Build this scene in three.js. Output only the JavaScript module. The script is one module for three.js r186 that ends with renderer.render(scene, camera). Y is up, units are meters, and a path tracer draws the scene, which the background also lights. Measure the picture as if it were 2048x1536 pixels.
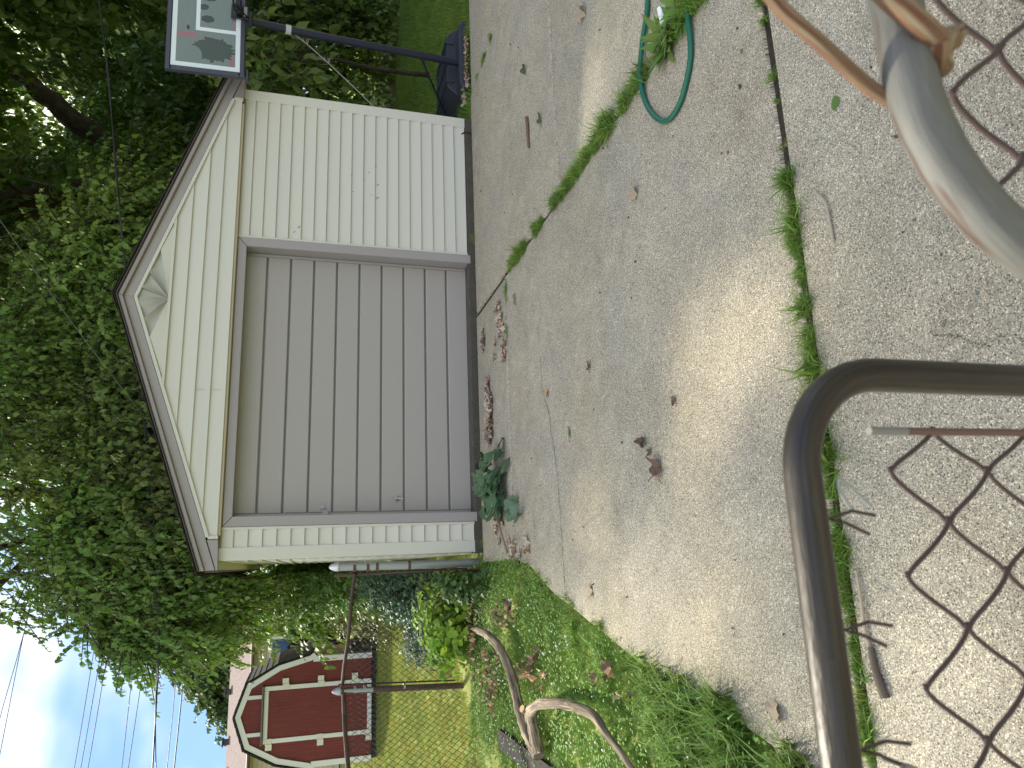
import * as THREE from 'three';
import { mergeGeometries, mergeVertices } from 'three/addons/utils/BufferGeometryUtils.js';
import { ImprovedNoise } from 'three/addons/math/ImprovedNoise.js';

// ---------------------------------------------------------------- camera, sky, sun, exposure
const scene = new THREE.Scene();
const camera = new THREE.PerspectiveCamera(56.19, 1024 / 768, 0.05, 600);
camera.position.set(-1.6525, 1.5637, 6.4973);
{ // the phone was held on its side: the picture's left is up
  const e = new THREE.Matrix4().makeRotationY(-0.2492).multiply(new THREE.Matrix4().makeRotationX(-0.2802)).multiply(new THREE.Matrix4().makeRotationZ(0.031));
  const r = new THREE.Vector3(), u = new THREE.Vector3(), b = new THREE.Vector3();
  e.extractBasis(r, u, b);
  camera.quaternion.setFromRotationMatrix(new THREE.Matrix4().makeBasis(u.negate(), r, b));
}
camera.focus = 5.0;
camera.userData.fStop = 7.5;
scene.add(camera);

const renderer = new THREE.WebGLRenderer({ antialias: true });
renderer.toneMapping = THREE.LinearToneMapping;
renderer.toneMappingExposure = 3.1;
renderer.shadowMap.enabled = true;

const SUN = new THREE.Vector3(-0.40, 1, -0.98); // towards the sun, per metre of height
const sun = new THREE.DirectionalLight(new THREE.Color().setRGB(1, 0.92, 0.78), 3.4);
sun.position.copy(SUN).multiplyScalar(30);
sun.castShadow = true; sun.shadow.radius = 4; sun.shadow.mapSize.set(4096, 4096);
Object.assign(sun.shadow.camera, { left: -20, right: 20, top: 20, bottom: -20, near: 1, far: 120 });
scene.add(sun, sun.target);

// ---------------------------------------------------------------- small tools
function rngOf(seed) { let a = seed >>> 0; return () => { a |= 0; a = a + 0x6D2B79F5 | 0; let t = Math.imul(a ^ a >>> 15, 1 | a); t = t + Math.imul(t ^ t >>> 7, 61 | t) ^ t; return ((t ^ t >>> 14) >>> 0) / 4294967296; }; }
const perlin = new ImprovedNoise();
const noise = (x, y, z = 0.37) => perlin.noise(x, y, z);
function fbm(x, y, z = 0.37, o = 4) { let s = 0, a = 0.5; for (let i = 0; i < o; i++) { s += a * noise(x, y, z + i * 7.3); x *= 2.03; y *= 2.03; a *= 0.5; } return s; }
const V = (x, y, z) => new THREE.Vector3(x, y, z);
const clamp = (x, a = 0, b = 1) => Math.min(b, Math.max(a, x));
const smooth = (a, b, x) => { const t = clamp((x - a) / (b - a)); return t * t * (3 - 2 * t); };
const lin = (r, g, b) => new THREE.Color().setRGB(r, g, b);

{ // sky: thin broken cloud over blue, the same all round
  const W = 1024, H = 512, data = new Float32Array(W * H * 4);
  const sd = SUN.clone().normalize();
  for (let j = 0; j < H; j++) for (let i = 0; i < W; i++) {
    const el = ((j + 0.5) / H - 0.5) * Math.PI, az = ((i + 0.5) / W - 0.5) * 2 * Math.PI;
    const x = Math.cos(el) * Math.cos(az), y = Math.sin(el), z = Math.cos(el) * Math.sin(az);
    const yy = Math.max(y, 0), k = 1 / (yy + 0.22);
    let r = 0.082 + 0.06 * Math.pow(1 - yy, 5), g = 0.18 + 0.06 * Math.pow(1 - yy, 5), b = 0.365 + 0.02 * Math.pow(1 - yy, 5);
    const n = fbm(x * k * 0.9 + 9.9, z * k * 0.9 + 12.3, 0.2, 6) * 1.25 + 0.19;
    const w = fbm(x * k * 3 + 1.1, z * k * 1.2 - 4.7, 5.2, 5);
    const c = clamp(smooth(-0.12, 0.42, n + 0.25 * w)) * smooth(0.0, 0.25, yy + 0.08);
    const d = Math.max(0, x * sd.x + y * sd.y + z * sd.z), glow = 0.16 * Math.pow(d, 8);
    const cw = 0.66 + 0.14 * noise(x * k * 2, z * k * 2, 3.3);
    r = r * (1 - c) + cw * c + glow; g = g * (1 - c) + cw * 0.97 * c + glow * 0.95; b = b * (1 - c) + cw * 0.885 * c + glow * 0.85;
    const o = (j * W + i) * 4; data[o] = r; data[o + 1] = g; data[o + 2] = b; data[o + 3] = 1;
  }
  const t = new THREE.DataTexture(data, W, H, THREE.RGBAFormat, THREE.FloatType);
  t.mapping = THREE.EquirectangularReflectionMapping; t.magFilter = THREE.LinearFilter; t.minFilter = THREE.LinearFilter; t.needsUpdate = true;
  scene.background = t; scene.environment = t;
}

const counts = {};
const taken = (n) => { const c = counts[n] = (counts[n] ?? -1) + 1; return c ? `${n}_${String(c).padStart(3, '0')}` : n; };
function put(name, geo, mat, parent) { const m = new THREE.Mesh(geo, mat); m.name = parent ? name : taken(name); m.castShadow = m.receiveShadow = true; (parent || scene).add(m); return m; }
function group(name, label, category, pos, extra) { const g = new THREE.Group(); g.name = taken(name); if (pos) g.position.set(...pos); g.userData = { label, category, ...extra }; scene.add(g); return g; }
function tag(o, label, category, extra) { Object.assign(o.userData, { label, category }, extra); return o; }
function structure(o) { o.userData.kind = 'structure'; return o; }
const at = (g, x, y, z) => g.clone().translate(x, y, z);
const cacheBox = new Map();
function cbox(w, h, d, c = 0.003) { // box with chamfered edges, centred
  const k = [w, h, d, c].map((v) => v.toFixed(4)).join();
  if (!cacheBox.has(k)) {
    c = Math.min(c, w * 0.3, h * 0.3, d * 0.3);
    const s = new THREE.Shape(); s.moveTo(-w / 2 + c, -h / 2 + c); s.lineTo(w / 2 - c, -h / 2 + c); s.lineTo(w / 2 - c, h / 2 - c); s.lineTo(-w / 2 + c, h / 2 - c); s.closePath();
    const g = new THREE.ExtrudeGeometry(s, { depth: d - 2 * c, bevelEnabled: true, bevelSize: c, bevelThickness: c, bevelSegments: 1 });
    g.translate(0, 0, -d / 2 + c); cacheBox.set(k, g);
  }
  return cacheBox.get(k);
}
function boxAt(x0, x1, y0, y1, z0, z1, c = 0.003) { return cbox(x1 - x0, y1 - y0, z1 - z0, c).clone().translate((x0 + x1) / 2, (y0 + y1) / 2, (z0 + z1) / 2); }
function plate(pts, z0, z1, bevel = 0.0015) { // polygon in x,y with thickness in z
  const s = new THREE.Shape(); pts.forEach(([x, y], i) => i ? s.lineTo(x, y) : s.moveTo(x, y)); s.closePath();
  const g = new THREE.ExtrudeGeometry(s, bevel ? { depth: z1 - z0 - 2 * bevel, bevelEnabled: true, bevelSize: bevel, bevelOffset: -bevel, bevelThickness: bevel, bevelSegments: 1 } : { depth: z1 - z0, bevelEnabled: false });
  return g.translate(0, 0, z0 + bevel);
}
function tube(pts, rad, sides = 8, cap = true, twist = 0) { // tapered tube through points; rad is a number or one per point
  const P = pts.map((p) => p.isVector3 ? p : V(...p)), n = P.length, R = (i) => Array.isArray(rad) ? rad[i] : rad;
  const pos = [], nor = [], uv = [], idx = []; let N = null, len = 0, T0 = null;
  for (let i = 0; i < n; i++) {
    const T = P[Math.min(i + 1, n - 1)].clone().sub(P[Math.max(i - 1, 0)]).normalize();
    if (!N) { N = Math.abs(T.y) < 0.9 ? V(0, 1, 0) : V(1, 0, 0); N.sub(T.clone().multiplyScalar(N.dot(T))).normalize(); }
    else { N.sub(T.clone().multiplyScalar(N.dot(T))).normalize(); len += P[i].distanceTo(P[i - 1]); }
    const B = T.clone().cross(N); T0 = T;
    for (let k = 0; k <= sides; k++) { const a = k / sides * 2 * Math.PI, d = N.clone().multiplyScalar(Math.cos(a)).addScaledVector(B, Math.sin(a)); const q = P[i].clone().addScaledVector(d, R(i)); pos.push(q.x, q.y, q.z); nor.push(d.x, d.y, d.z); uv.push(k / sides, len); }
    if (i) for (let k = 0; k < sides; k++) { const a = (i - 1) * (sides + 1) + k, b = a + sides + 1; idx.push(a, a + 1, b, b, a + 1, b + 1); }
  }
  if (cap) for (const e of [0, n - 1]) {
    const T = (e ? P[n - 1].clone().sub(P[n - 2]) : P[0].clone().sub(P[1])).normalize(), c0 = pos.length / 3, ring = e * (sides + 1);
    pos.push(P[e].x, P[e].y, P[e].z); nor.push(T.x, T.y, T.z); uv.push(0.5, len);
    for (let k = 0; k <= sides; k++) { const o = (ring + k) * 3; pos.push(pos[o], pos[o + 1], pos[o + 2]); nor.push(T.x, T.y, T.z); uv.push(0.5 + 0.5 * Math.cos(k), 0.5); }
    for (let k = 0; k < sides; k++) e ? idx.push(c0, c0 + 1 + k, c0 + 2 + k) : idx.push(c0, c0 + 2 + k, c0 + 1 + k);
  }
  const g = new THREE.BufferGeometry(); g.setAttribute('position', new THREE.Float32BufferAttribute(pos, 3)); g.setAttribute('normal', new THREE.Float32BufferAttribute(nor, 3)); g.setAttribute('uv', new THREE.Float32BufferAttribute(uv, 2)); g.setIndex(idx); return g;
}
const curve = (pts, n) => new THREE.CatmullRomCurve3(pts.map((p) => V(...p)), false, 'centripetal').getPoints(n);
function lathe(profile, seg = 16) { return new THREE.LatheGeometry(profile.map(([r, y]) => new THREE.Vector2(r, y)), seg); }
const merge = (list) => mergeGeometries(list.map((g) => g.index ? g.toNonIndexed() : g), false);

// ---------------------------------------------------------------- textures
function tex(w, h, f, srgb = true) { // f(x, y) -> [r, g, b] 0..1
  const d = new Uint8Array(w * h * 4);
  for (let y = 0; y < h; y++) for (let x = 0; x < w; x++) { const c = f(x, y), o = (y * w + x) * 4; d[o] = clamp(c[0]) * 255; d[o + 1] = clamp(c[1]) * 255; d[o + 2] = clamp(c[2]) * 255; d[o + 3] = 255; }
  const t = new THREE.DataTexture(d, w, h); t.wrapS = t.wrapT = THREE.RepeatWrapping; t.magFilter = THREE.LinearFilter; t.minFilter = THREE.LinearMipmapLinearFilter; t.generateMipmaps = true;
  if (srgb) t.colorSpace = THREE.SRGBColorSpace; t.needsUpdate = true; return t;
}
const wrapNoise = (u, v, s, seed) => { // tiles over 0..1
  const a = fbm(u * s, v * s, seed, 3), b = fbm((u - 1) * s, v * s, seed, 3), c = fbm(u * s, (v - 1) * s, seed, 3), d = fbm((u - 1) * s, (v - 1) * s, seed, 3);
  return (a * (1 - u) + b * u) * (1 - v) + (c * (1 - u) + d * u) * v;
};
function concreteMaps() { // exposed fine aggregate: a cream and grey sand with pebbles
  const N = 2048, r = rngOf(11), val = new Float32Array(N * N), tint = new Float32Array(N * N);
  for (let i = 0; i < N * N; i++) val[i] = 0.60 + (r() - 0.5) * 0.2;
  const blob = (cx, cy, rad, v, t) => { const k = Math.ceil(rad + 1); for (let y = -k; y <= k; y++) for (let x = -k; x <= k; x++) { const d = Math.hypot(x, y); if (d < rad) { const o = ((cy + y + N) % N) * N + ((cx + x + N) % N); const e = clamp((rad - d) * 0.9); val[o] = val[o] * (1 - e) + v * e; tint[o] = tint[o] * (1 - e) + t * e; } } };
  for (let i = 0; i < 230000; i++) { const q = r(); const rad = 1.3 + r() * r() * 2.4; blob(r() * N | 0, r() * N | 0, rad, q < 0.50 ? 0.76 + r() * 0.22 : 0.16 + r() * 0.26, r() - 0.5); }
  for (let i = 0; i < 2000; i++) { const q = r(); blob(r() * N | 0, r() * N | 0, 3 + r() * r() * 5, q < 0.7 ? 0.68 + r() * 0.16 : 0.38 + r() * 0.12, r() * 1.4 - 0.7); }
  for (let i = 0; i < 50; i++) blob(r() * N | 0, r() * N | 0, 5 + r() * 7, 0.42 + r() * 0.25, r() * 2 - 1.2);
  const lo = new Float32Array(256 * 256); for (let y = 0; y < 256; y++) for (let x = 0; x < 256; x++) lo[y * 256 + x] = wrapNoise(x / 256, y / 256, 9, 2.2) * 0.10;
  const map = tex(N, N, (x, y) => { const o = y * N + x, v = val[o] + lo[(y >> 3) * 256 + (x >> 3)], t = tint[o] * 0.05; return [v * 1.02 + t, v * 0.985, v * 0.925 - t]; });
  const bump = tex(1024, 1024, (x, y) => { const o = (y * 2) * N + x * 2, v = (val[o] + val[o + 1]) * 0.5; return [v, v, v]; }, false);
  return { map, bump };
}
const cm = concreteMaps();
function concreteMaterial() { const m = new THREE.MeshStandardMaterial({ color: 0xffffff, map: cm.map, bumpMap: cm.bump, bumpScale: 0.002, roughness: 0.95, vertexColors: true }); return m; }
for (const t of [cm.map, cm.bump]) t.repeat.set(0.72, 0.72);
const paintBump = tex(256, 256, (x, y) => { const v = 0.5 + wrapNoise(x / 256, y / 256, 24, 4.1) * 0.5; return [v, v, v]; }, false); paintBump.repeat.set(2, 2);
const vinylGrain = tex(512, 512, (x, y) => { const v = 0.5 + wrapNoise(x / 512, y / 512, 4, 1.5) * 0.3 + 0.4 * fbm(x / 512 * 6, y / 512 * 90, 2.2, 2); return [v, v, v]; }, false);
const rustMap = tex(512, 512, (x, y) => { const u = x / 512, v = y / 512, a = wrapNoise(u, v, 7, 3.3), b = wrapNoise(u, v, 30, 7.1), k = clamp(0.5 + a * 1.6 + b * 0.8); return [0.25 + 0.15 * k + b * 0.1, 0.20 + 0.10 * k + b * 0.06, 0.18 + 0.08 * k]; });
const barkMap = tex(512, 512, (x, y) => { const u = x / 512, v = y / 512; const a = wrapNoise(u, v * 0.25, 26, 1.2), b = wrapNoise(u, v, 11, 5.2); const k = clamp(0.55 + a * 1.3 + b * 0.4); return [0.16 + 0.30 * k, 0.14 + 0.26 * k, 0.12 + 0.21 * k]; });
const shingleTex = tex(512, 512, (x, y) => { const v = 0.62 + 0.5 * wrapNoise(x / 512, y / 512, 60, 9.1) + 0.25 * wrapNoise(x / 512, y / 512, 9, 2.1); return [v, v * 0.97, v * 0.95]; });

const std = (color, rough = 0.8, o = {}) => new THREE.MeshStandardMaterial({ color, roughness: rough, ...o });
const M = {
  concrete: concreteMaterial(),
  siding: std(lin(0.565, 0.54, 0.45), 0.5, { bumpMap: vinylGrain, bumpScale: 0.0006 }),
  siding2: std(lin(0.555, 0.532, 0.448), 0.5, { bumpMap: vinylGrain, bumpScale: 0.0006 }),
  siding3: std(lin(0.58, 0.557, 0.468), 0.5, { bumpMap: vinylGrain, bumpScale: 0.0006 }),
  soffit: std(lin(0.52, 0.46, 0.33), 0.6),
  taupe: std(lin(0.325, 0.290, 0.277), 0.55, { bumpMap: paintBump, bumpScale: 0.0006 }),
  door: std(lin(0.36, 0.328, 0.290), 0.6, { bumpMap: paintBump, bumpScale: 0.0010 }),
  doorEdge: std(lin(0.27, 0.25, 0.235), 0.7),
  drip: std(lin(0.085, 0.068, 0.06), 0.6),
  shingle: std(lin(0.06, 0.05, 0.045), 0.95, { map: shingleTex }),
  dark: std(lin(0.012, 0.012, 0.012), 0.9),
  galv: std(lin(0.52, 0.54, 0.56), 0.38, { metalness: 0.85, bumpMap: paintBump, bumpScale: 0.001 }),
  galvDull: std(lin(0.36, 0.37, 0.37), 0.55, { metalness: 0.6, bumpMap: paintBump, bumpScale: 0.001 }),
  rust: std(lin(1, 1, 1), 0.85, { map: rustMap, bumpMap: paintBump, bumpScale: 0.001 }),
  rustDark: std(lin(0.45, 0.42, 0.42), 0.8, { map: rustMap }),
  bark: std(lin(0.5, 0.45, 0.40), 0.95, { map: barkMap, bumpMap: barkMap, bumpScale: 0.03 }),
  white: std(lin(0.78, 0.78, 0.77), 0.6),
};

// ---------------------------------------------------------------- ground
{
  const lawn = tex(1024, 1024, (x, y) => { const u = x / 1024, v = y / 1024, a = wrapNoise(u, v, 5, 1.1), b = wrapNoise(u, v, 70, 4.4), k = a * 0.7 + b * 0.7; return [0.44 + k * 0.22 + a * 0.12, 0.47 + k * 0.22, 0.21 + k * 0.12]; });
  lawn.repeat.set(0.25, 0.25);
  const g = new THREE.PlaneGeometry(500, 500, 1, 1); g.rotateX(-Math.PI / 2); const uv = g.attributes.uv, p = g.attributes.position; for (let i = 0; i < uv.count; i++) uv.setXY(i, p.getX(i), p.getZ(i));
  structure(put('ground', g.translate(0, -0.03, 0), std(0xffffff, 1, { map: lawn })));
}
// concrete slabs: [left edge as a function of z, right edge, far z, near z, tilt]
const driveway = new THREE.Group(); driveway.name = 'driveway'; driveway.userData = { kind: 'structure' }; scene.add(driveway);
const lerpEdge = (list) => (z) => { for (let i = 1; i < list.length; i++) if (z <= list[i][1]) { const [a, b] = [list[i - 1], list[i]]; return a[0] + (b[0] - a[0]) * clamp((z - a[1]) / (b[1] - a[1])); } return list[list.length - 1][0]; };
const grassEdge = lerpEdge([[-1.66, 0.0], [-1.64, 1.1], [-1.70, 1.52], [-1.86, 1.95], [-2.04, 2.72], [-2.18, 3.3], [-2.24, 3.9], [-2.33, 4.3], [-2.5, 4.64], [-3.2, 5.4], [-3.6, 8]]);
function slab(xl, xr, z0, z1, y = 0, seed = 1) {
  const nx = 40, nz = 40, pos = [], col = [], uv = [], idx = [];
  const stain = (x, z) => { const a = fbm(x * 0.9 + seed, z * 0.9, 1.7, 4), b = fbm(x * 4, z * 4 + seed, 8.1, 3), edge = smooth(0.55, 0.0, a + 0.35); let v = 0.93 + a * 0.18 + b * 0.07 - edge * 0.04; const p = fbm(x * 1.7 + 9, z * 1.7, 3.9, 2); return [v * (0.995 + p * 0.06), v * 0.95, v * (0.84 - p * 0.10)]; };
  const chamfer = 0.008;
  for (let j = 0; j <= nz + 2; j++) for (let i = 0; i <= nx + 2; i++) { // last ring drops down the sides
    const ii = clamp(i - 1, 0, nx), jj = clamp(j - 1, 0, nz), z = z0 + (z1 - z0) * jj / nz, x = xl(z) + (xr - xl(z)) * ii / nx;
    const out = i === 0 || j === 0 || i === nx + 2 || j === nz + 2;
    const dx = i === 0 ? -chamfer : i === nx + 2 ? chamfer : 0, dz = j === 0 ? -chamfer : j === nz + 2 ? chamfer : 0;
    const wob = out ? 0.006 * noise(x * 9, z * 9, seed) : 0;
    pos.push(x + dx + (dx ? wob : 0), y + (out ? -0.016 : 0.0015 * noise(x * 2, z * 2, seed)), z + dz + (dz ? wob : 0)); col.push(...stain(x, z)); uv.push(x + seed * 0.37, z + seed * 0.61);
  }
  const w = nx + 3; for (let j = 0; j < nz + 2; j++) for (let i = 0; i < nx + 2; i++) { const a = j * w + i; idx.push(a, a + w, a + 1, a + 1, a + w, a + w + 1); }
  // skirt down into the soil
  const ring = []; for (let i = 0; i < w; i++) ring.push(i); for (let j = 1; j < nz + 3; j++) ring.push(j * w + w - 1); for (let i = w - 2; i >= 0; i--) ring.push((nz + 2) * w + i); for (let j = nz + 1; j > 0; j--) ring.push(j * w);
  const base = pos.length / 3; for (const k of ring) { pos.push(pos[k * 3], y - 0.1, pos[k * 3 + 2]); col.push(col[k * 3], col[k * 3 + 1], col[k * 3 + 2]); uv.push(uv[k * 2], uv[k * 2 + 1] + 0.08); }
  for (let k = 0; k < ring.length; k++) { const n = (k + 1) % ring.length; idx.push(ring[k], ring[n], base + k, ring[n], base + n, base + k); }
  const g = new THREE.BufferGeometry(); g.setAttribute('position', new THREE.Float32BufferAttribute(pos, 3)); g.setAttribute('color', new THREE.Float32BufferAttribute(col, 3)); g.setAttribute('uv', new THREE.Float32BufferAttribute(uv, 2)); g.setIndex(idx); g.computeVertexNormals();
  return put('concrete_slab', g, M.concrete, driveway);
}
slab(grassEdge, 0.60, 0.14, 1.128, 0.004, 1);
slab(() => 0.665, 3.03, 0.14, 2.492, 0, 2);
slab(() => 0.665, 3.03, 2.508, 4.615, 0, 3);
slab(grassEdge, 0.615, 1.142, 4.612, 0, 4);
slab(grassEdge, 0.615, 4.662, 8.5, 0.003, 5);
slab(() => 0.64, 3.5, 4.655, 8.5, 0.002, 6);
slab(() => 3.065, 5.6, 0.16, 2.492, -0.004, 7);
slab(() => 3.065, 5.6, 2.508, 4.62, -0.004, 8);
for (const [x0, x1, z0, z1] of [[-2.6, 3.5, 4.60, 4.67], [0.59, 0.672, 0.1, 4.66], [0.6, 5.6, 2.485, 2.515], [-1.7, 0.66, 1.12, 1.15], [3.02, 3.075, 0.1, 4.66]]) put('joint_soil', boxAt(x0, x1, -0.06, -0.011 - 0.002 * (z1 - z0), z0, z1, 0.001), std(lin(0.075, 0.06, 0.042), 1, { map: shingleTex, bumpMap: shingleTex, bumpScale: 0.01 }), driveway);
{ // hairline cracks filled with dirt
  const ribbon = (pts, w, y) => { const r = rngOf(5), P = curve(pts.map(([x, z]) => [x, y, z]), 70), pos = [], idx = []; P.forEach((p, i) => { const t = P[Math.min(i + 1, 70)].clone().sub(P[Math.max(i - 1, 0)]).normalize(), j = (r() - 0.5) * 0.012, ww = w * (0.35 + r()); const nx = -t.z, nz = t.x; pos.push(p.x + nx * (j - ww), p.y, p.z + nz * (j - ww), p.x + nx * (j + ww), p.y, p.z + nz * (j + ww)); if (i) { const a = i * 2; idx.push(a - 2, a - 1, a, a, a - 1, a + 1); } }); const g = new THREE.BufferGeometry(); g.setAttribute('position', new THREE.Float32BufferAttribute(pos, 3)); g.setIndex(idx); g.computeVertexNormals(); return g; };
  const m = std(lin(0.055, 0.045, 0.035), 1);
  put('crack', ribbon([[-0.30, 1.95], [-0.57, 1.98], [-0.72, 2.07], [-0.87, 2.10], [-1.1, 2.17], [-1.3, 2.18], [-1.55, 2.19], [-1.84, 2.20]], 0.0022, 0.003), m, driveway);
  put('crack', ribbon([[-1.12, 5.08], [-1.16, 5.17], [-1.20, 5.23], [-1.19, 5.29], [-1.23, 5.34]], 0.0012, 0.0065), m, driveway);
}

// ---------------------------------------------------------------- garage
const SL = 0.3366, CX = 0.645; // roof slope and centre line
{
  const G = group('garage', 'cream vinyl sided single garage with grey taupe overhead door and gabled roof', 'garage', [0, 0, 0]);
  const XL = -1.572, XR = 2.839, rng = rngOf(21), sid = [M.siding, M.siding2, M.siding3];
  // block wall behind the siding, open at the door
  put('wall', boxAt(XL + 0.02, -1.24, 0.02, 2.3, -0.14, -0.012), M.soffit, G);
  put('wall', boxAt(1.24, XR - 0.02, 0.02, 2.3, -0.14, -0.012), M.soffit, G);
  put('wall', boxAt(-1.24, 1.24, 2.13, 2.3, -0.14, -0.012), M.soffit, G);
  put('wall', boxAt(XL + 0.02, XL + 0.14, 0.02, 2.3, -6.5, -0.143), M.soffit, G);
  put('wall', boxAt(XR - 0.14, XR - 0.012, 0.02, 2.3, -6.5, -0.143), M.siding2, G);
  put('wall', boxAt(XL + 0.143, XR - 0.143, 0.02, 2.3, -6.5, -6.38), M.siding2, G);
  put('foundation', boxAt(XL - 0.01, XR + 0.01, -0.1, 0.045, -6.55, 0.02, 0.008), std(lin(0.22, 0.205, 0.19), 0.95, { map: cm.map }), G);
  // lap siding: one board per course
  const board = (x0, x1, h) => { const L = x1 - x0, pr = [[0, -0.01], [0, 0.016], [0.004, 0.022], [h + 0.006, 0.0035], [h + 0.006, -0.01]]; const s = new THREE.Shape(); pr.forEach(([y, z], i) => i ? s.lineTo(z, y) : s.moveTo(z, y)); s.closePath(); const g = new THREE.ExtrudeGeometry(s, { depth: L, bevelEnabled: false }); g.rotateY(-Math.PI / 2); g.scale(1, 1, 1); return g; };
  // profile runs in x = z depth; after turning, extrusion runs along -x and depth along +z
  const lap = (x0, x1, h) => board(x0, x1, h).translate(x1, 0, 0);
  const H = 0.1135, n = 19, gR = lap(1.325, XR - 0.105, H), gL = lap(XL + 0.105, -1.325, H);
  for (let i = 0; i < n; i++) { const y = 0.05 + i * H; const a = put('siding_board', gR, sid[rng() * 3 | 0], G); a.position.set(0, y, (rng() - 0.5) * 0.001); const b = put('siding_board', gL, sid[rng() * 3 | 0], G); b.position.set(0, y, (rng() - 0.5) * 0.001); }
  const gS = lap(0, 6.36, H); gS.rotateY(-Math.PI / 2); // side wall, facing -x
  for (let i = 0; i < n; i++) { const b = put('siding_board', gS, sid[rng() * 3 | 0], G); b.position.set(XL + 0.006, 0.05 + i * H, -6.46); b.rotation.z = (rng() - 0.5) * 0.006; }
  // corner posts and door J-channels
  put('corner_post', boxAt(XR - 0.105, XR, 0.045, 2.235, -0.09, 0.024, 0.004), M.siding3, G);
  put('corner_post', boxAt(XL, XL + 0.105, 0.045, 2.235, -0.09, 0.024, 0.004), M.siding3, G);
  put('trim_channel', boxAt(1.302, 1.325, 0.045, 2.2, -0.008, 0.022, 0.003), M.siding3, G);
  put('trim_channel', boxAt(-1.325, -1.302, 0.045, 2.2, -0.008, 0.022, 0.003), M.siding3, G);
  // door casing, mitred, with deep returns
  const cf = (pts) => plate(pts, -0.01, 0.028, 0.003);
  put('door_casing', cf([[1.216, 0.02], [1.30, 0.02], [1.30, 2.183], [1.216, 2.108]]), M.taupe, G);
  put('door_casing', cf([[-1.30, 0.02], [-1.216, 0.02], [-1.216, 2.108], [-1.30, 2.183]]), M.taupe, G);
  put('door_casing', cf([[-1.297, 2.184], [-1.214, 2.111], [1.214, 2.111], [1.297, 2.184]]), M.taupe, G);
  put('door_jamb', boxAt(1.219, 1.239, 0.02, 2.128, -0.142, -0.011, 0.002), M.taupe, G);
  put('door_jamb', boxAt(-1.239, -1.219, 0.02, 2.128, -0.142, -0.011, 0.002), M.taupe, G);
  put('door_jamb', boxAt(-1.217, 1.217, 2.112, 2.129, -0.142, -0.011, 0.002), M.taupe, G);
  // overhead door: flush boards with deep grooves between them
  const D = new THREE.Group(); D.name = 'overhead_door'; G.add(D);
  put('door_leaf', boxAt(-1.225, 1.225, 0.028, 2.13, -0.19, -0.152, 0.003), M.doorEdge, D);
  put('door_stile', boxAt(1.188, 1.216, 0.03, 2.11, -0.151, -0.128, 0.003), M.door, D);
  put('door_stile', boxAt(-1.216, -1.188, 0.03, 2.11, -0.151, -0.128, 0.003), M.door, D);
  const ph = 0.2112, pl = cbox(2.374, ph - 0.016, 0.026, 0.007);
  for (let i = 0; i < 10; i++) { const p = put('door_plank', pl, M.door, D); p.position.set(0, 0.030 + ph * (i + 0.5), -0.137 + (rng() - 0.5) * 0.002); }
  put('bottom_seal', boxAt(-1.215, 1.215, 0.0, 0.03, -0.17, -0.135, 0.004), M.dark, D);
  const hm = M.galv;
  const hd = put('handle', merge([lathe([[0.0, 0.0], [0.026, 0.0], [0.026, 0.004], [0.011, 0.012], [0.009, 0.03], [0, 0.032]], 16).rotateX(Math.PI / 2), tube([[0, -0.052, 0.034], [0, -0.02, 0.030], [0, 0.02, 0.030], [0, 0.052, 0.034]], [0.005, 0.0085, 0.0085, 0.005], 10)]), hm, D); hd.position.set(-1.075, 0.73, -0.124); hd.rotation.z = -0.08;
  const hasp = put('hasp', merge([boxAt(-0.045, 0.045, -0.02, 0.02, 0, 0.006, 0.002), boxAt(-0.05, -0.02, -0.035, 0.035, 0.007, 0.012, 0.002), tube(curve([[0.01, 0, 0.006], [0.01, 0.015, 0.03], [0.01, -0.015, 0.03], [0.01, -0.012, 0.006]], 14), 0.004, 8)]), M.galvDull, D); hasp.position.set(-1.165, 1.375, -0.124); hasp.rotation.z = 0.35;
  // soffit strip under the gable overhang
  put('soffit', boxAt(-1.37, 2.65, 2.192, 2.216, -0.011, 0.066, 0.003), M.soffit, G);
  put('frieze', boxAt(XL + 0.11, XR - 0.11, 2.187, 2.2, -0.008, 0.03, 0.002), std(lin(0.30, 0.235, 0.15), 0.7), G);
  // gable siding, clipped by the rake
  const apex = 2.964, rake = (x) => apex - SL * Math.abs(x - CX), xa = -1.372, xb = 2.662;
  const gz = 0.066;
  const gb = [2.213, 2.335, 2.456, 2.577, 2.70];
  put('gable_backing', plate([[xa, 2.218], [xb, 2.218], [xb, rake(xb)], [CX, apex], [xa, rake(xa)]], -0.012, gz, 0), M.siding2, G);
  for (let i = 0; i < 4; i++) { // each course is a wedge: proud at its foot
    const y0 = gb[i], y1 = gb[i + 1] + 0.003, xs = (y) => Math.min((apex - y) / SL, 2.017), a0 = xs(y0), a1 = xs(y1);
    const q = (s, y, z) => [CX + s * xs(y), y, z];
    const pos = [], push = (...p) => p.forEach((v) => pos.push(...v));
    const f = gz + 0.023, b = gz + 0.005, l0 = q(-1, y0, f), r0 = q(1, y0, f), l1 = q(-1, y1, b), r1 = q(1, y1, b), lm = q(-1, y0 + 0.06, gz + 0.0142), rm = q(1, y0 + 0.06, gz + 0.0142), lB = q(-1, y0, gz - 0.01), rB = q(1, y0, gz - 0.01);
    push(l0, r0, rm, l0, rm, lm, lm, rm, r1, lm, r1, l1, lB, rB, r0, lB, r0, l0);
    const g = new THREE.BufferGeometry(); g.setAttribute('position', new THREE.Float32BufferAttribute(pos, 3)); const uvs = []; for (let k = 0; k < pos.length; k += 3) uvs.push(pos[k], pos[k + 1]); g.setAttribute('uv', new THREE.Float32BufferAttribute(uvs, 2)); g.computeVertexNormals();
    put('gable_board', g, sid[i % 3], G);
  }
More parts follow.
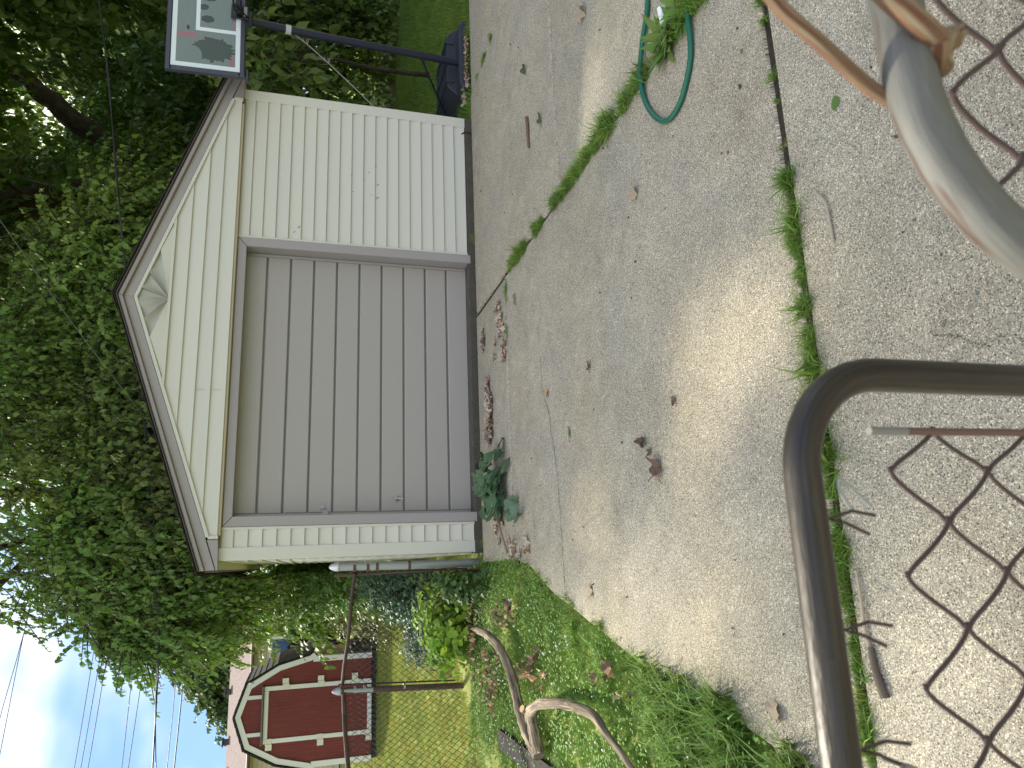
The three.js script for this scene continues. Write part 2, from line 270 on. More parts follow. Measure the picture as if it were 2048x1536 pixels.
  { const s = new THREE.Shape(); void s; put('board_joint', boxAt(-0.153, -0.150, 2.219, 2.452, gz + 0.010, gz + 0.0195, 0), M.siding2, G); }
  put('sunburst_sill', plate([[CX - 0.80, 2.694], [CX + 0.80, 2.694], [CX + 0.735, 2.716], [CX - 0.735, 2.716]], gz, gz + 0.03, 0.003), M.siding2, G);
  { // sunburst: hollow petals fanning out from the middle of the sill
    const fc = [CX + 0.0, 2.712], top = (a) => { const dx = Math.cos(a), dy = Math.sin(a); const t = (rake(CX) - 0.012 - fc[1]) / (dy + SL * Math.abs(dx)); return t; };
    const angles = [0, 12, 37, 70, 105, 138, 161, 180].map((a) => a * Math.PI / 180);
    const pm = [M.siding3, std(lin(0.44, 0.43, 0.375), 0.55)];
    for (let k = 0; k < angles.length - 1; k++) {
      const a0 = angles[k], a1 = angles[k + 1], seg = 8, rad = 6, pos = [], idx = [];
      for (let j = 0; j <= rad; j++) for (let i = 0; i <= seg; i++) {
        const s = i / seg, a = a0 + (a1 - a0) * s, R = 0.02 + (top(Math.min(Math.max(a, 0.003), Math.PI - 0.003)) - 0.02) * j / rad, edge = k === 0 || k === angles.length - 2;
        const side = (a0 + a1) / 2 < Math.PI / 2 ? s : 1 - s; // each petal dips at the edge nearer the sill
        const zz = gz + 0.006 + (edge ? 0.012 + 0.012 * side : (0.040 * Math.pow(side, 1.4) - 0.014 * Math.sin(Math.PI * s))) * Math.min(1, R / 0.10);
        pos.push(fc[0] + Math.cos(a) * R, fc[1] + Math.sin(a) * R, zz);
        if (i && j) { const q = j * (seg + 1) + i; idx.push(q - seg - 2, q - seg - 1, q, q - seg - 2, q, q - 1); }
      }
      const g = new THREE.BufferGeometry(); g.setAttribute('position', new THREE.Float32BufferAttribute(pos, 3)); g.setAttribute('uv', new THREE.Float32BufferAttribute(pos.filter((_, i) => i % 3 < 2), 2)); g.setIndex(idx); g.computeVertexNormals();
      put('sunburst_petal', g, pm[k === 0 || k === angles.length - 2 ? 0 : 1], G);
    }
  }
  // rake trim on both slopes
  const xe = [CX - 2.293, CX + 2.293];
  for (const s of [-1, 1]) {
    const band = (o0, o1, h, z0, z1, name, mat, b = 0.003) => { // strip between vertical offsets o0..o1 above the siding line, from the ridge to half-width h
      const p = [[CX, apex + o0], [CX + s * h, apex + o0 - SL * h], [CX + s * h, apex + o1 - SL * h], [CX, apex + o1]]; if (s > 0) p.reverse(); return put(name, plate(p.map((q) => q), z0, z1, b), mat, G);
    };
    band(-0.010, 0.020, 2.03, gz + 0.002, gz + 0.034, 'rake_channel', M.siding3);
    band(0.023, 0.098, 2.29, gz - 0.03, gz + 0.026, 'rake_fascia', M.taupe);
    band(0.100, 0.136, 2.293, gz - 0.03, gz + 0.060, 'rake_moulding', M.taupe, 0.006);
    band(0.138, 0.150, 2.297, gz - 0.03, gz + 0.082, 'drip_edge', M.drip);
    // vertical end of the siding channel and the boxed return
    const xi = CX + s * 2.017, yo = apex - SL * 2.017;
    put('return_channel', boxAt(Math.min(xi, xi + s * 0.026), Math.max(xi, xi + s * 0.026), 2.205, yo - 0.003, gz + 0.002, gz + 0.034, 0.003), M.siding3, G);
    const x2 = xi + s * 0.030, x3 = CX + s * 2.29, yr = (x) => apex + 0.019 - SL * Math.abs(x - CX);
    const tri = [[x2, 2.205], [x3, 2.196], [x3, Math.max(2.2, yr(x3))], [x2, yr(x2) - 0.003]]; if (s < 0) tri.reverse();
    put('rake_return', plate(tri, gz - 0.07, gz + 0.018, 0.003), M.taupe, G);
  }
  // roof slopes, shingle courses as real steps
  const R = new THREE.Group(); R.name = 'roof'; G.add(R);
  for (const s of [-1, 1]) {
    const deck = [[CX, apex + 0.10], [CX + s * 2.29, apex + 0.10 - SL * 2.29], [CX + s * 2.29, apex + 0.150 - SL * 2.29], [CX, apex + 0.150]]; if (s > 0) deck.reverse();
    put('roof_deck', plate(deck, -6.7, gz - 0.032, 0), M.drip, R);
    const nC = 15; for (let i = 0; i < nC; i++) { const h0 = 2.31 * i / nC, h1 = 2.31 * (i + 1) / nC + 0.02, y = (h) => apex + 0.153 - SL * h; const p = [[CX + s * h0, y(h0) + 0.001], [CX + s * h1, y(h1) + 0.006], [CX + s * h1, y(h1) + 0.013], [CX + s * h0, y(h0) + 0.008]]; if (s > 0) p.reverse(); put('shingle_course', plate(p, -6.72, gz + 0.094 + (i % 3) * 0.003, 0), M.shingle, R); }
  }
  put('ridge_cap', plate([[CX - 0.14, apex + 0.125], [CX, apex + 0.168], [CX + 0.14, apex + 0.125], [CX, apex + 0.182]].reverse(), -6.72, gz + 0.098, 0), M.shingle, R);
  // eaves along both sides
  for (const s of [-1, 1]) {
    const x0 = s < 0 ? CX - 2.29 : XR - 0.01, x1 = s < 0 ? XL + 0.01 : CX + 2.29;
    put('eave_soffit', boxAt(x0, x1, 2.196, 2.212, -6.6, gz - 0.075, 0.002), M.soffit, G);
    const xf = CX + s * 2.29; put('eave_fascia', boxAt(Math.min(xf, xf + s * 0.016), Math.max(xf, xf + s * 0.016), 2.19, 2.30, -6.6, gz - 0.035, 0.003), M.drip, G);
  }
  // scuffs and marks rubbed into the vinyl beside the door: thin flecks of grey paint
  const fm = std(lin(0.22, 0.20, 0.19), 0.9), fr = rngOf(3);
  const fleck = (x, y, w, h, a) => { const pts = []; for (let k = 0; k < 9; k++) { const t = k / 9 * 2 * Math.PI, q = 0.6 + fr() * 0.5; const px = Math.cos(t) * w * q, py = Math.sin(t) * h * q; pts.push([px * Math.cos(a) - py * Math.sin(a), px * Math.sin(a) + py * Math.cos(a)]); } const b = put('scuff', plate(pts, 0, 0.0012, 0), fm, G); const yy = (y - 0.05) % H; b.position.set(x, y, 0.0222 - yy * 0.155); };
  for (const [x, y, w, h, a] of [[1.45, 1.66, 0.006, 0.030, 0.9], [1.40, 1.70, 0.004, 0.022, 0.5], [2.02, 1.07, 0.005, 0.016, 0.3], [2.10, 1.02, 0.004, 0.02, 1.1], [2.18, 0.95, 0.004, 0.018, 0.1], [1.98, 0.93, 0.006, 0.02, 0.8], [1.84, 0.93, 0.006, 0.024, 0.5], [1.88, 1.17, 0.006, 0.009, 0], [1.86, 1.0, 0.005, 0.008, 0.4], [2.05, 1.19, 0.004, 0.008, 0]]) fleck(x, y, w, h, a);
}

// ---------------------------------------------------------------- chain link
const frameAt = (o, dx) => (s, y, n = 0) => [o[0] + dx[0] * s - dx[2] * n, o[1] + y, o[2] + dx[2] * s + dx[0] * n]; // s along the fence, n off its face
function linkWire(F, s0, p, y0, y1, hh, phase, r, sides = 6, fine = 0) { // one zigzag wire between s0 and s0 + p, hooked into its neighbours
  const pts = []; let k = 0;
  for (let y = y1; y >= y0; y -= hh, k++) {
    const right = (k + phase) % 2, s = s0 + (right ? p * 1.05 : -p * 0.05), n = right ? r * 1.1 : -r * 1.1, sn = s0 + (right ? -p * 0.05 : p * 1.05);
    pts.push(F(s, y, n * 0.2));
    if (y - hh >= y0) pts.push(F(s + (sn - s) * 0.16, y - hh * 0.10, -n), F(s + (sn - s) * 0.5, y - hh * 0.5, -n * 2.0), F(s + (sn - s) * 0.84, y - hh * 0.90, -n));
  }
  return tube(fine ? curve(pts, pts.length * 3) : pts, r, sides, true);
}
const twist = (F, s, y, r) => tube([F(s - 0.012, y - 0.02, 0.004), F(s, y + 0.004, 0), F(s + 0.004, y + 0.02, -0.004), F(s + 0.011, y - 0.004, 0.004), F(s + 0.006, y - 0.03, 0.004)], r, 5);

// ---------------------------------------------------------------- the two near gates
const wornPipe = std(lin(0.085, 0.08, 0.077), 0.42, { metalness: 0.35, bumpMap: paintBump, bumpScale: 0.0012, map: tex(512, 512, (x, y) => { const u = x / 512, v = y / 512, a = wrapNoise(u * 0.999, v, 5, 6.6), b = wrapNoise(u, v, 40, 2.6), st = wrapNoise(u, v * 0.12, 20, 9.9); const k = clamp(0.62 + a * 0.7 + st * 0.6); return [0.70 * k + 0.25 + b * 0.1, 0.66 * k + 0.24 + b * 0.1, 0.62 * k + 0.22 + b * 0.1]; }) });
const palePipe = std(lin(0.165, 0.162, 0.152), 0.7, { metalness: 0.15, bumpMap: paintBump, bumpScale: 0.001, map: tex(512, 512, (x, y) => { const u = x / 512, v = y / 512, a = wrapNoise(u, v, 6, 1.6), s = smooth(0.16, 0.34, wrapNoise(u, v, 8, 7.7)), b = wrapNoise(u, v, 46, 2.9); const g = 0.84 + a * 0.25 + b * 0.12; return [g * (1 - s) + 0.62 * s, g * (1 - s) + 0.46 * s, (g - 0.01) * (1 - s) + 0.40 * s]; }) });
const wireMat = std(lin(0.06, 0.038, 0.034), 0.85, { bumpMap: paintBump, bumpScale: 0.0006 });
const ironRust = std(lin(0.50, 0.47, 0.42), 0.85, { map: tex(512, 512, (x, y) => { const u = x / 512, v = y / 512, a = wrapNoise(u, v, 5, 4.6), b = wrapNoise(u, v, 26, 3.1), k = clamp(0.5 + a * 1.7 + b * 0.6); return [0.44 + 0.38 * k, 0.27 + 0.52 * k, 0.18 + 0.50 * k]; }) });
function gateFrame(xEnd, xHinge, yTop, z, R) { // tube bent round the free corners
  const arc = []; const s = Math.sign(xHinge - xEnd); for (let i = 0; i <= 10; i++) { const a = i / 10 * Math.PI / 2; arc.push(V(xEnd + s * (R - R * Math.sin(a)), yTop - R + R * Math.cos(a), z)); }
  const low = []; for (let i = 0; i <= 8; i++) { const a = i / 8 * Math.PI / 2; low.push(V(xEnd + s * (R - R * Math.cos(a)), 0.06 + R - R * Math.sin(a), z)); }
  const mid = []; for (let i = 0; i <= 6; i++) mid.push(V(xHinge + (xEnd + s * R - xHinge) * i / 6, yTop, z));
  const st = []; for (let i = 1; i < 5; i++) st.push(V(xEnd, yTop - R + (0.06 + R - yTop + R) * i / 5, z));
  return [...mid.slice(0, -1), ...arc, ...st, ...low, V(xHinge, 0.06, z), V(xHinge, 0.5, z), V(xHinge, yTop - 0.001, z)];
}
{
  const L = group('drive_gate', 'dark worn steel tube gate with rusty chain link wires, nearest at bottom left', 'gate', [-2.75, 0, 5.905]);
  L.position.set(0, 0, 0);
  put('gate_frame', tube(gateFrame(-1.480, -2.75, 1.098, 5.905, 0.105), 0.0178, 20), wornPipe, L);
  put('tension_bar', tube([[-1.540, 1.014, 5.908], [-1.539, 0.6, 5.908], [-1.538, 0.14, 5.908]], 0.0042, 10), std(lin(0.13, 0.075, 0.06), 0.85), L);
  put('bar_tip', tube([[-1.540, 1.0145, 5.908], [-1.540, 0.968, 5.908]], 0.0044, 10), std(lin(0.20, 0.19, 0.17), 0.95), L);
  const F = frameAt([0, 0, 5.903], [1, 0, 0]); const p = 0.0515;
  for (let j = 0; j < 22; j++) put('wire', linkWire(F, -1.579 - p * j - p, p, 0.10, 0.992, 0.0635, (j + 1) % 2, 0.0025, 7, 1), wireMat, L);
  put('wire', linkWire(F, -1.579, 0.042, 0.10, 0.992, 0.0635, 0, 0.0025, 7, 1), wireMat, L);
  for (const x of [-1.63, -1.733, -1.836, -1.94, -2.043]) put('tie_wire', twist(F, x, 1.052, 0.0019), wireMat, L);
  put('tie_wire', tube(curve([[-1.62, 1.045, 5.905], [-1.60, 1.066, 5.915], [-1.59, 1.07, 5.92], [-1.615, 1.03, 5.912]], 16), 0.0018, 7), std(lin(0.3, 0.32, 0.33), 0.5, { metalness: 0.5 }), L);
  put('hinge_band', tube([[-1.868, 1.098, 5.905], [-1.852, 1.098, 5.905]], 0.0205, 20), wornPipe, L);
  put('tie_wire', tube(curve([[-1.855, 1.073, 5.915], [-1.86, 1.06, 5.925], [-1.845, 1.04, 5.915], [-1.852, 1.02, 5.908], [-1.84, 1.05, 5.90]], 20), 0.0024, 7), std(lin(0.2, 0.2, 0.2), 0.55, { metalness: 0.5 }), L);
}
{
  const R = group('walk_gate', 'pale galvanised tube gate with a rusty fork latch at lower right', 'gate', [0, 0, 0]);
  put('gate_frame', tube(gateFrame(-1.476, -0.25, 1.156, 6.15, 0.15), 0.0178, 20), palePipe, R);
  const F = frameAt([0, 0, 6.125], [1, 0, 0]), p = 0.0495;
  for (let j = 0; j < 22; j++) put('wire', linkWire(F, -1.4115 + p * j, p, 0.10, 1.088, 0.059, j % 2, 0.0025, 7, 1), wireMat, R);
  put('tension_bar', tube([[-1.418, 1.05, 6.128], [-1.418, 0.14, 6.128]], 0.0036, 10), wireMat, R);
  for (const x of [-1.362, -1.263, -1.164]) put('tie_wire', twist(F, x, 1.128, 0.0019), wireMat, R);
  // fork latch: two strap prongs on a collar that sits on the rail
  const strap = (pts, w, t) => { const P = curve(pts, 18), g = tube(P, 1, 8), a = g.attributes.position, N = 9; void N; const Pn = P.length; for (let i = 0; i < a.count; i++) { const ring = Math.min(Pn - 1, Math.floor(i / 9)), c = i < Pn * 9 ? P[ring] : (i < Pn * 9 + 10 ? P[0] : P[Pn - 1]); const d = V(a.getX(i), a.getY(i), a.getZ(i)).sub(c); const T = P[Math.min(ring + 1, Pn - 1)].clone().sub(P[Math.max(ring - 1, 0)]).normalize(); const side = V(0.45, -0.1, 0.9).normalize(); side.sub(T.clone().multiplyScalar(side.dot(T))).normalize(); const up = T.clone().cross(side); const q = c.clone().addScaledVector(side, d.dot(side) * w / 2).addScaledVector(up, d.dot(up) * t / 2); a.setXYZ(i, q.x, q.y, q.z); } g.computeVertexNormals(); return g; };
  const latch = put('fork_latch', strap([[-1.255, 1.262, 6.135], [-1.282, 1.243, 6.137], [-1.300, 1.222, 6.138], [-1.320, 1.196, 6.137], [-1.333, 1.176, 6.136], [-1.340, 1.160, 6.136]], 0.011, 0.011), ironRust, R);
  put('latch_prong', strap([[-1.262, 1.205, 6.170], [-1.284, 1.190, 6.172], [-1.299, 1.175, 6.1735], [-1.309, 1.160, 6.1725], [-1.314, 1.148, 6.170]], 0.017, 0.012), ironRust, latch);
  put('latch_collar', merge([tube(curve([[-1.314, 1.148, 6.170], [-1.322, 1.142, 6.163], [-1.322, 1.134, 6.156], [-1.312, 1.129, 6.158], [-1.302, 1.137, 6.168]], 14), [...Array(15)].map((_, i) => 0.007 + 0.002 * Math.sin(i)), 9), strap([[-1.300, 1.130, 6.168], [-1.304, 1.127, 6.162], [-1.306, 1.122, 6.156]], 0.022, 0.006)]), ironRust, latch);
}

// ---------------------------------------------------------------- side fence between the garage corner and the neighbour's lawn
{
  const Fc = group('chain_link_fence', 'rusty chain link fence with domed post cap beside the lawn', 'fence', [0, 0, 0]);
  const A = V(-1.665, 0, -0.13), B = V(-2.80, 0, -0.99), Cc = V(-3.90, 0, 0.95);
  const capProfile = (r) => [[0, 0.085], [r * 0.25, 0.083], [r * 0.62, 0.067], [r * 0.98, 0.04], [r * 1.12, 0.015], [r * 1.12, 0], [r * 1.0, 0]];
  // galvanised corner post by the garage with its rusty bands
  const po = put('post', tube([[A.x, -0.03, A.z], [A.x, 0.6, A.z], [A.x + 0.01, 1.235, A.z]], 0.037, 18), M.galvDull, Fc);
  put('post_cap', lathe(capProfile(0.037), 18).translate(A.x + 0.01, 1.232, A.z), M.galv, po);
  for (const y of [1.10, 0.985, 0.905, 0.62]) put('tension_band', tube([[A.x, y - 0.012, A.z], [A.x, y + 0.012, A.z]], 0.0405, 18), M.rust, Fc);
  put('tension_bar', tube([[A.x - 0.065, 1.27, A.z - 0.04], [A.x - 0.055, 0.6, A.z - 0.04], [A.x - 0.05, 0.08, A.z - 0.04]], [0.013, 0.011, 0.010], 10), M.rust, Fc);
  // line post
  const pb = put('post', tube([[B.x - 0.045, -0.03, B.z], [B.x - 0.02, 0.6, B.z], [B.x, 1.15, B.z]], 0.029, 16), M.rust, Fc);
  put('post_cap', lathe(capProfile(0.033), 16).translate(B.x, 1.148, B.z), M.galvDull, pb);
  put('post_sleeve', tube([[B.x - 0.008, 0.85, B.z + 0.02], [B.x, 1.12, B.z + 0.01]], 0.02, 12), M.galvDull, Fc);
  for (const y of [1.02, 0.93, 0.55]) put('tension_band', tube([[B.x - 0.02 * (1 - y), y - 0.010, B.z], [B.x - 0.02 * (1 - y), y + 0.010, B.z]], 0.0325, 16), M.galvDull, Fc);
  put('tension_bar', tube([[B.x + 0.062, 1.175, B.z + 0.02], [B.x + 0.04, 0.7, B.z + 0.02], [B.x + 0.012, 0.05, B.z + 0.02]], 0.0075, 8), M.rustDark, Fc);
  const rail = (P, Q, y0, y1, r, mat) => put('top_rail', tube([0, 0.2, 0.4, 0.6, 0.8, 1].map((t) => [P.x + (Q.x - P.x) * t, y0 + (y1 - y0) * t + 0.006 * Math.sin(t * 9), P.z + (Q.z - P.z) * t]), r, 12), mat, Fc);
  rail(V(A.x - 0.05, 0, A.z), V(B.x + 0.05, 0, B.z), 1.095, 1.135, 0.017, M.rustDark);
  rail(V(B.x - 0.03, 0, B.z + 0.03), Cc, 1.125, 1.135, 0.020, std(lin(0.9, 0.8, 0.75), 0.8, { map: rustMap }));
  for (const t of [0.10, 0.52]) put('rail_sleeve', tube([[B.x + (Cc.x - B.x) * t, 1.128, B.z + (Cc.z - B.z) * t], [B.x + (Cc.x - B.x) * (t + 0.05), 1.128, B.z + (Cc.z - B.z) * (t + 0.05)]], 0.0235, 12), M.rust, Fc);
  const panel = (P, Q, p, hh, r, topA, topB, bottom, mat) => { const d = Q.clone().sub(P), L = d.length(); d.divideScalar(L); const F = frameAt([P.x, 0, P.z], [d.x, 0, d.z]); for (let j = 0; j * p < L - p * 0.5; j++) { const t = topA + (topB - topA) * (j * p / L); const top = t + (j % 2 ? 0 : -0); put('wire', linkWire(F, j * p, p, bottom, top, hh, j % 2, r, 4), mat, Fc); } };
  const wm = std(lin(0.055, 0.045, 0.04), 0.8, { metalness: 0.15 });
  panel(V(A.x - 0.06, 0, A.z - 0.045), V(B.x + 0.04, 0, B.z + 0.03), 0.041, 0.041, 0.0025, 1.09, 1.13, 0.05, wm);
  panel(V(B.x - 0.02, 0, B.z + 0.04), Cc, 0.037, 0.037, 0.0023, 1.12, 1.13, 0.04, wm);
  for (const t of [0.16, 0.33, 0.62, 0.8]) put('tie_wire', tube(curve([[B.x + (Cc.x - B.x) * t, 1.16, B.z + (Cc.z - B.z) * t + 0.02], [B.x + (Cc.x - B.x) * t - 0.03, 1.14, B.z + (Cc.z - B.z) * t + 0.03], [B.x + (Cc.x - B.x) * t, 1.09, B.z + (Cc.z - B.z) * t + 0.015], [B.x + (Cc.x - B.x) * t + 0.03, 1.11, B.z + (Cc.z - B.z) * t]], 12), 0.0025, 5), wm, Fc);
}
{ // low pipe fence far back by the shed
  const F2 = group('pipe_fence', 'thin dark pipe fence standing behind the shrubs by the red shed', 'fence', [0, 0, 0]);
  put('post', tube([[-2.62, -0.03, -9.2], [-2.62, 0.5, -9.2], [-2.62, 1.06, -9.2]], 0.028, 10), M.rustDark, F2);
  put('post', tube([[-1.3, -0.03, -9.2], [-1.3, 0.5, -9.2], [-1.3, 1.12, -9.2]], 0.028, 10), M.rustDark, F2);
  put('top_rail', tube([[-2.7, 1.02, -9.2], [-1.3, 1.05, -9.2], [1.0, 1.06, -9.2]], 0.022, 8), M.rustDark, F2);
}

// ---------------------------------------------------------------- red shed on the neighbour's lawn
{
  const S = group('garden_shed', 'red barn style garden shed with white trim and gambrel roof', 'shed', [-4.39, 0, -9.3]);
  const redTex = tex(256, 256, (x, y) => { const v = 0.9 + 0.3 * wrapNoise(x / 256, y / 256, 40, 3.1) + 0.25 * fbm(x / 6, y / 120, 2.1, 2); return [v, v, v]; });
  const red = std(lin(0.21, 0.038, 0.032), 0.75, { map: redTex, bumpMap: redTex, bumpScale: 0.002 }), white = std(lin(0.74, 0.74, 0.73), 0.6), pale = std(lin(0.72, 0.69, 0.58), 0.6), black = std(lin(0.02, 0.02, 0.02), 0.7);
  const half = [[1.0, 0.09], [1.0, 1.22], [1.03, 1.22], [0.86, 1.86], [0.55, 2.43], [0, 2.62]];
  const outline = [...half.map(([x, y]) => [-x, y]), ...half.slice(0, -1).reverse().map(([x, y]) => [x, y])];
  put('wall', plate(outline.filter((p, i) => true).reverse(), -2.1, -0.02, 0), red, S);
  put('skid', boxAt(-0.98, 0.98, -0.03, 0.088, -2.08, -0.05, 0.01), black, S);
  const strip = (name, pts, w, z0, z1, mat = white) => { for (let i = 1; i < pts.length; i++) { const [a, b] = [pts[i - 1], pts[i]], d = Math.hypot(b[0] - a[0], b[1] - a[1]), nx = -(b[1] - a[1]) / d * w, ny = (b[0] - a[0]) / d * w; const q = [[a[0], a[1]], [b[0], b[1]], [b[0] + nx, b[1] + ny], [a[0] + nx, a[1] + ny]]; if (w < 0) q.reverse(); put(name, plate(q, z0 + i * 0.0012, z1 + i * 0.0012, 0.002), mat, S); } };
  for (const s of [-1, 1]) {
    { const L = [[0, 2.66], [0.57, 2.46], [0.885, 1.885], [1.03, 1.30], [1.085, 1.225]], w = 0.10, nrm = L.map((p, i) => { const q = (a, b) => { const d = Math.hypot(b[0] - a[0], b[1] - a[1]); return [-(b[1] - a[1]) / d, (b[0] - a[0]) / d]; }; const n1 = i ? q(L[i - 1], p) : [0, 1], n2 = i < L.length - 1 ? q(p, L[i + 1]) : n1, m = [n1[0] + n2[0], n1[1] + n2[1]], l = m[0] * n1[0] + m[1] * n1[1]; return [m[0] / l, m[1] / l]; });
      for (let i = 1; i < L.length; i++) { const I = (k) => [L[k][0] - nrm[k][0] * w * (k === L.length - 1 ? 0.9 : 1), L[k][1] - nrm[k][1] * w * (k === L.length - 1 ? 0.9 : 1)]; const q = [L[i - 1], I(i - 1), I(i), L[i]].map(([x, y]) => [s * Math.max(0, x), y]); if (s < 0) q.reverse(); put('roof_trim', plate(q, -0.018, 0.013, 0.001), white, S); } }
    put('corner_trim', boxAt(s > 0 ? 0.91 : -1.012, s > 0 ? 1.012 : -0.91, 0.085, 1.235, -0.019, 0.010, 0.003), white, S);
    put('gable_trim', boxAt(s * 0.335 - 0.035, s * 0.335 + 0.035, 2.185, 2.46, -0.019, 0.009, 0.003), white, S);
    put('side_trim', boxAt(s > 0 ? 1.002 : -1.018, s > 0 ? 1.018 : -1.002, 0.09, 1.2, -0.09, -0.021, 0.003), white, S);
  }
  put('door_ledge', boxAt(-0.53, 0.53, 2.15, 2.182, -0.019, 0.085, 0.004), std(lin(0.16, 0.14, 0.13), 0.9), S);
  const D = new THREE.Group(); D.name = 'double_door'; S.add(D);
  put('door_panel', boxAt(-0.51, 0.51, 0.10, 2.13, -0.019, 0.004, 0.003), red, D);
  put('door_trim', boxAt(-0.515, -0.435, 0.088, 2.14, -0.012, 0.022, 0.003), white, D);
  put('door_trim', boxAt(0.435, 0.515, 0.088, 2.14, -0.012, 0.022, 0.003), white, D);
  put('door_trim', boxAt(-0.432, 0.432, 2.06, 2.14, -0.012, 0.021, 0.003), white, D);
  put('door_trim', boxAt(-0.432, 0.432, 0.088, 0.17, -0.012, 0.021, 0.003), white, D);
  for (const [x, ys] of [[-0.53, [2.03, 1.07, 0.14]], [0.54, [1.74, 1.07, 0.41]]]) for (const y of ys) { const h = put('hinge', merge([cbox(0.10, 0.12, 0.006, 0.002).clone().translate(-0.055, 0, 0.005), cbox(0.10, 0.12, 0.006, 0.002).clone().translate(0.055, 0.01, 0.005), tube([[0, -0.06, 0.01], [0, 0.07, 0.01]], 0.006, 8)]), pale, D); h.position.set(x, y, 0.020); }
  // gambrel roof: sheathing plus tabs of shingle, lower slopes steep and flared
  const prof = [[0, 2.675], [0.585, 2.472], [0.905, 1.885], [1.035, 1.335], [1.17, 1.215]], tm = [std(lin(0.10, 0.08, 0.075), 0.95, { map: shingleTex }), std(lin(0.075, 0.062, 0.06), 0.95, { map: shingleTex }), std(lin(0.13, 0.105, 0.10), 0.95, { map: shingleTex })], rr = rngOf(8);
  for (const s of [-1, 1]) {
    const q = [...prof.map(([x, y]) => [s * x, y]), ...[...prof].reverse().map(([x, y]) => [s * (x + 0.004), y + 0.022])]; if (s > 0) q.reverse();
    put('roof_sheet', plate(q, -2.2, 0.035, 0), black, S);
    for (let i = 1; i < prof.length; i++) { const [a, b] = [prof[i - 1], prof[i]], L = Math.hypot(b[0] - a[0], b[1] - a[1]), rows = Math.max(1, Math.round(L / 0.14)), ang = Math.atan2(b[1] - a[1], s * (b[0] - a[0])); for (let k = 0; k < rows; k++) for (let c = 0; c < 7; c++) { const t = (k + 0.5) / rows, w = 2.2 / 7; const m = put('shingle', cbox(L / rows + 0.02, 0.010, w - 0.008, 0.002), tm[rr() * 3 | 0], S); m.position.set(s * (a[0] + (b[0] - a[0]) * t + 0.018), a[1] + (b[1] - a[1]) * t + 0.026, 0.03 - w * (c + 0.5 + (k % 2 ? 0.0 : 0.0))); m.rotation.z = ang + (s > 0 ? 0.04 : -0.04); } }
  }
  put('gable_vent_screw', lathe([[0, 0.01], [0.01, 0.008], [0.012, 0]], 8).rotateX(Math.PI / 2).translate(0.6, 2.36, 0.015), black, S);
}
{ // black tarpaulin slumped against the shed's side
  const r = rngOf(14), pos = [], idx = [], N = 26, K = 12;
  for (let i = 0; i <= N; i++) for (let k = 0; k <= K; k++) { const t = i / N, a = k / K * Math.PI, w = 0.30 - 0.16 * t, x = -3.33 + 0.62 * t + 0.03 * noise(t * 9, k), h = (0.62 * Math.pow(1 - t, 0.8) + 0.06) * Math.sin(a) * (1 + 0.25 * noise(t * 7, k * 0.9, 2.2)); pos.push(x + 0.05 * noise(t * 14, k * 2, 4), Math.max(-0.03, h - 0.03), -9.42 + Math.cos(a) * w + 0.06 * noise(t * 8, k * 1.4, 7)); if (i && k) { const q = i * (K + 1) + k; idx.push(q - K - 2, q, q - K - 1, q - K - 2, q - 1, q); } }
  const g = new THREE.BufferGeometry(); g.setAttribute('position', new THREE.Float32BufferAttribute(pos, 3)); g.setIndex(idx); g.computeVertexNormals();
  tag(put('tarpaulin', g, std(lin(0.016, 0.016, 0.018), 0.45, { side: THREE.DoubleSide })), 'black crumpled tarpaulin heaped against the red shed', 'tarp');
}
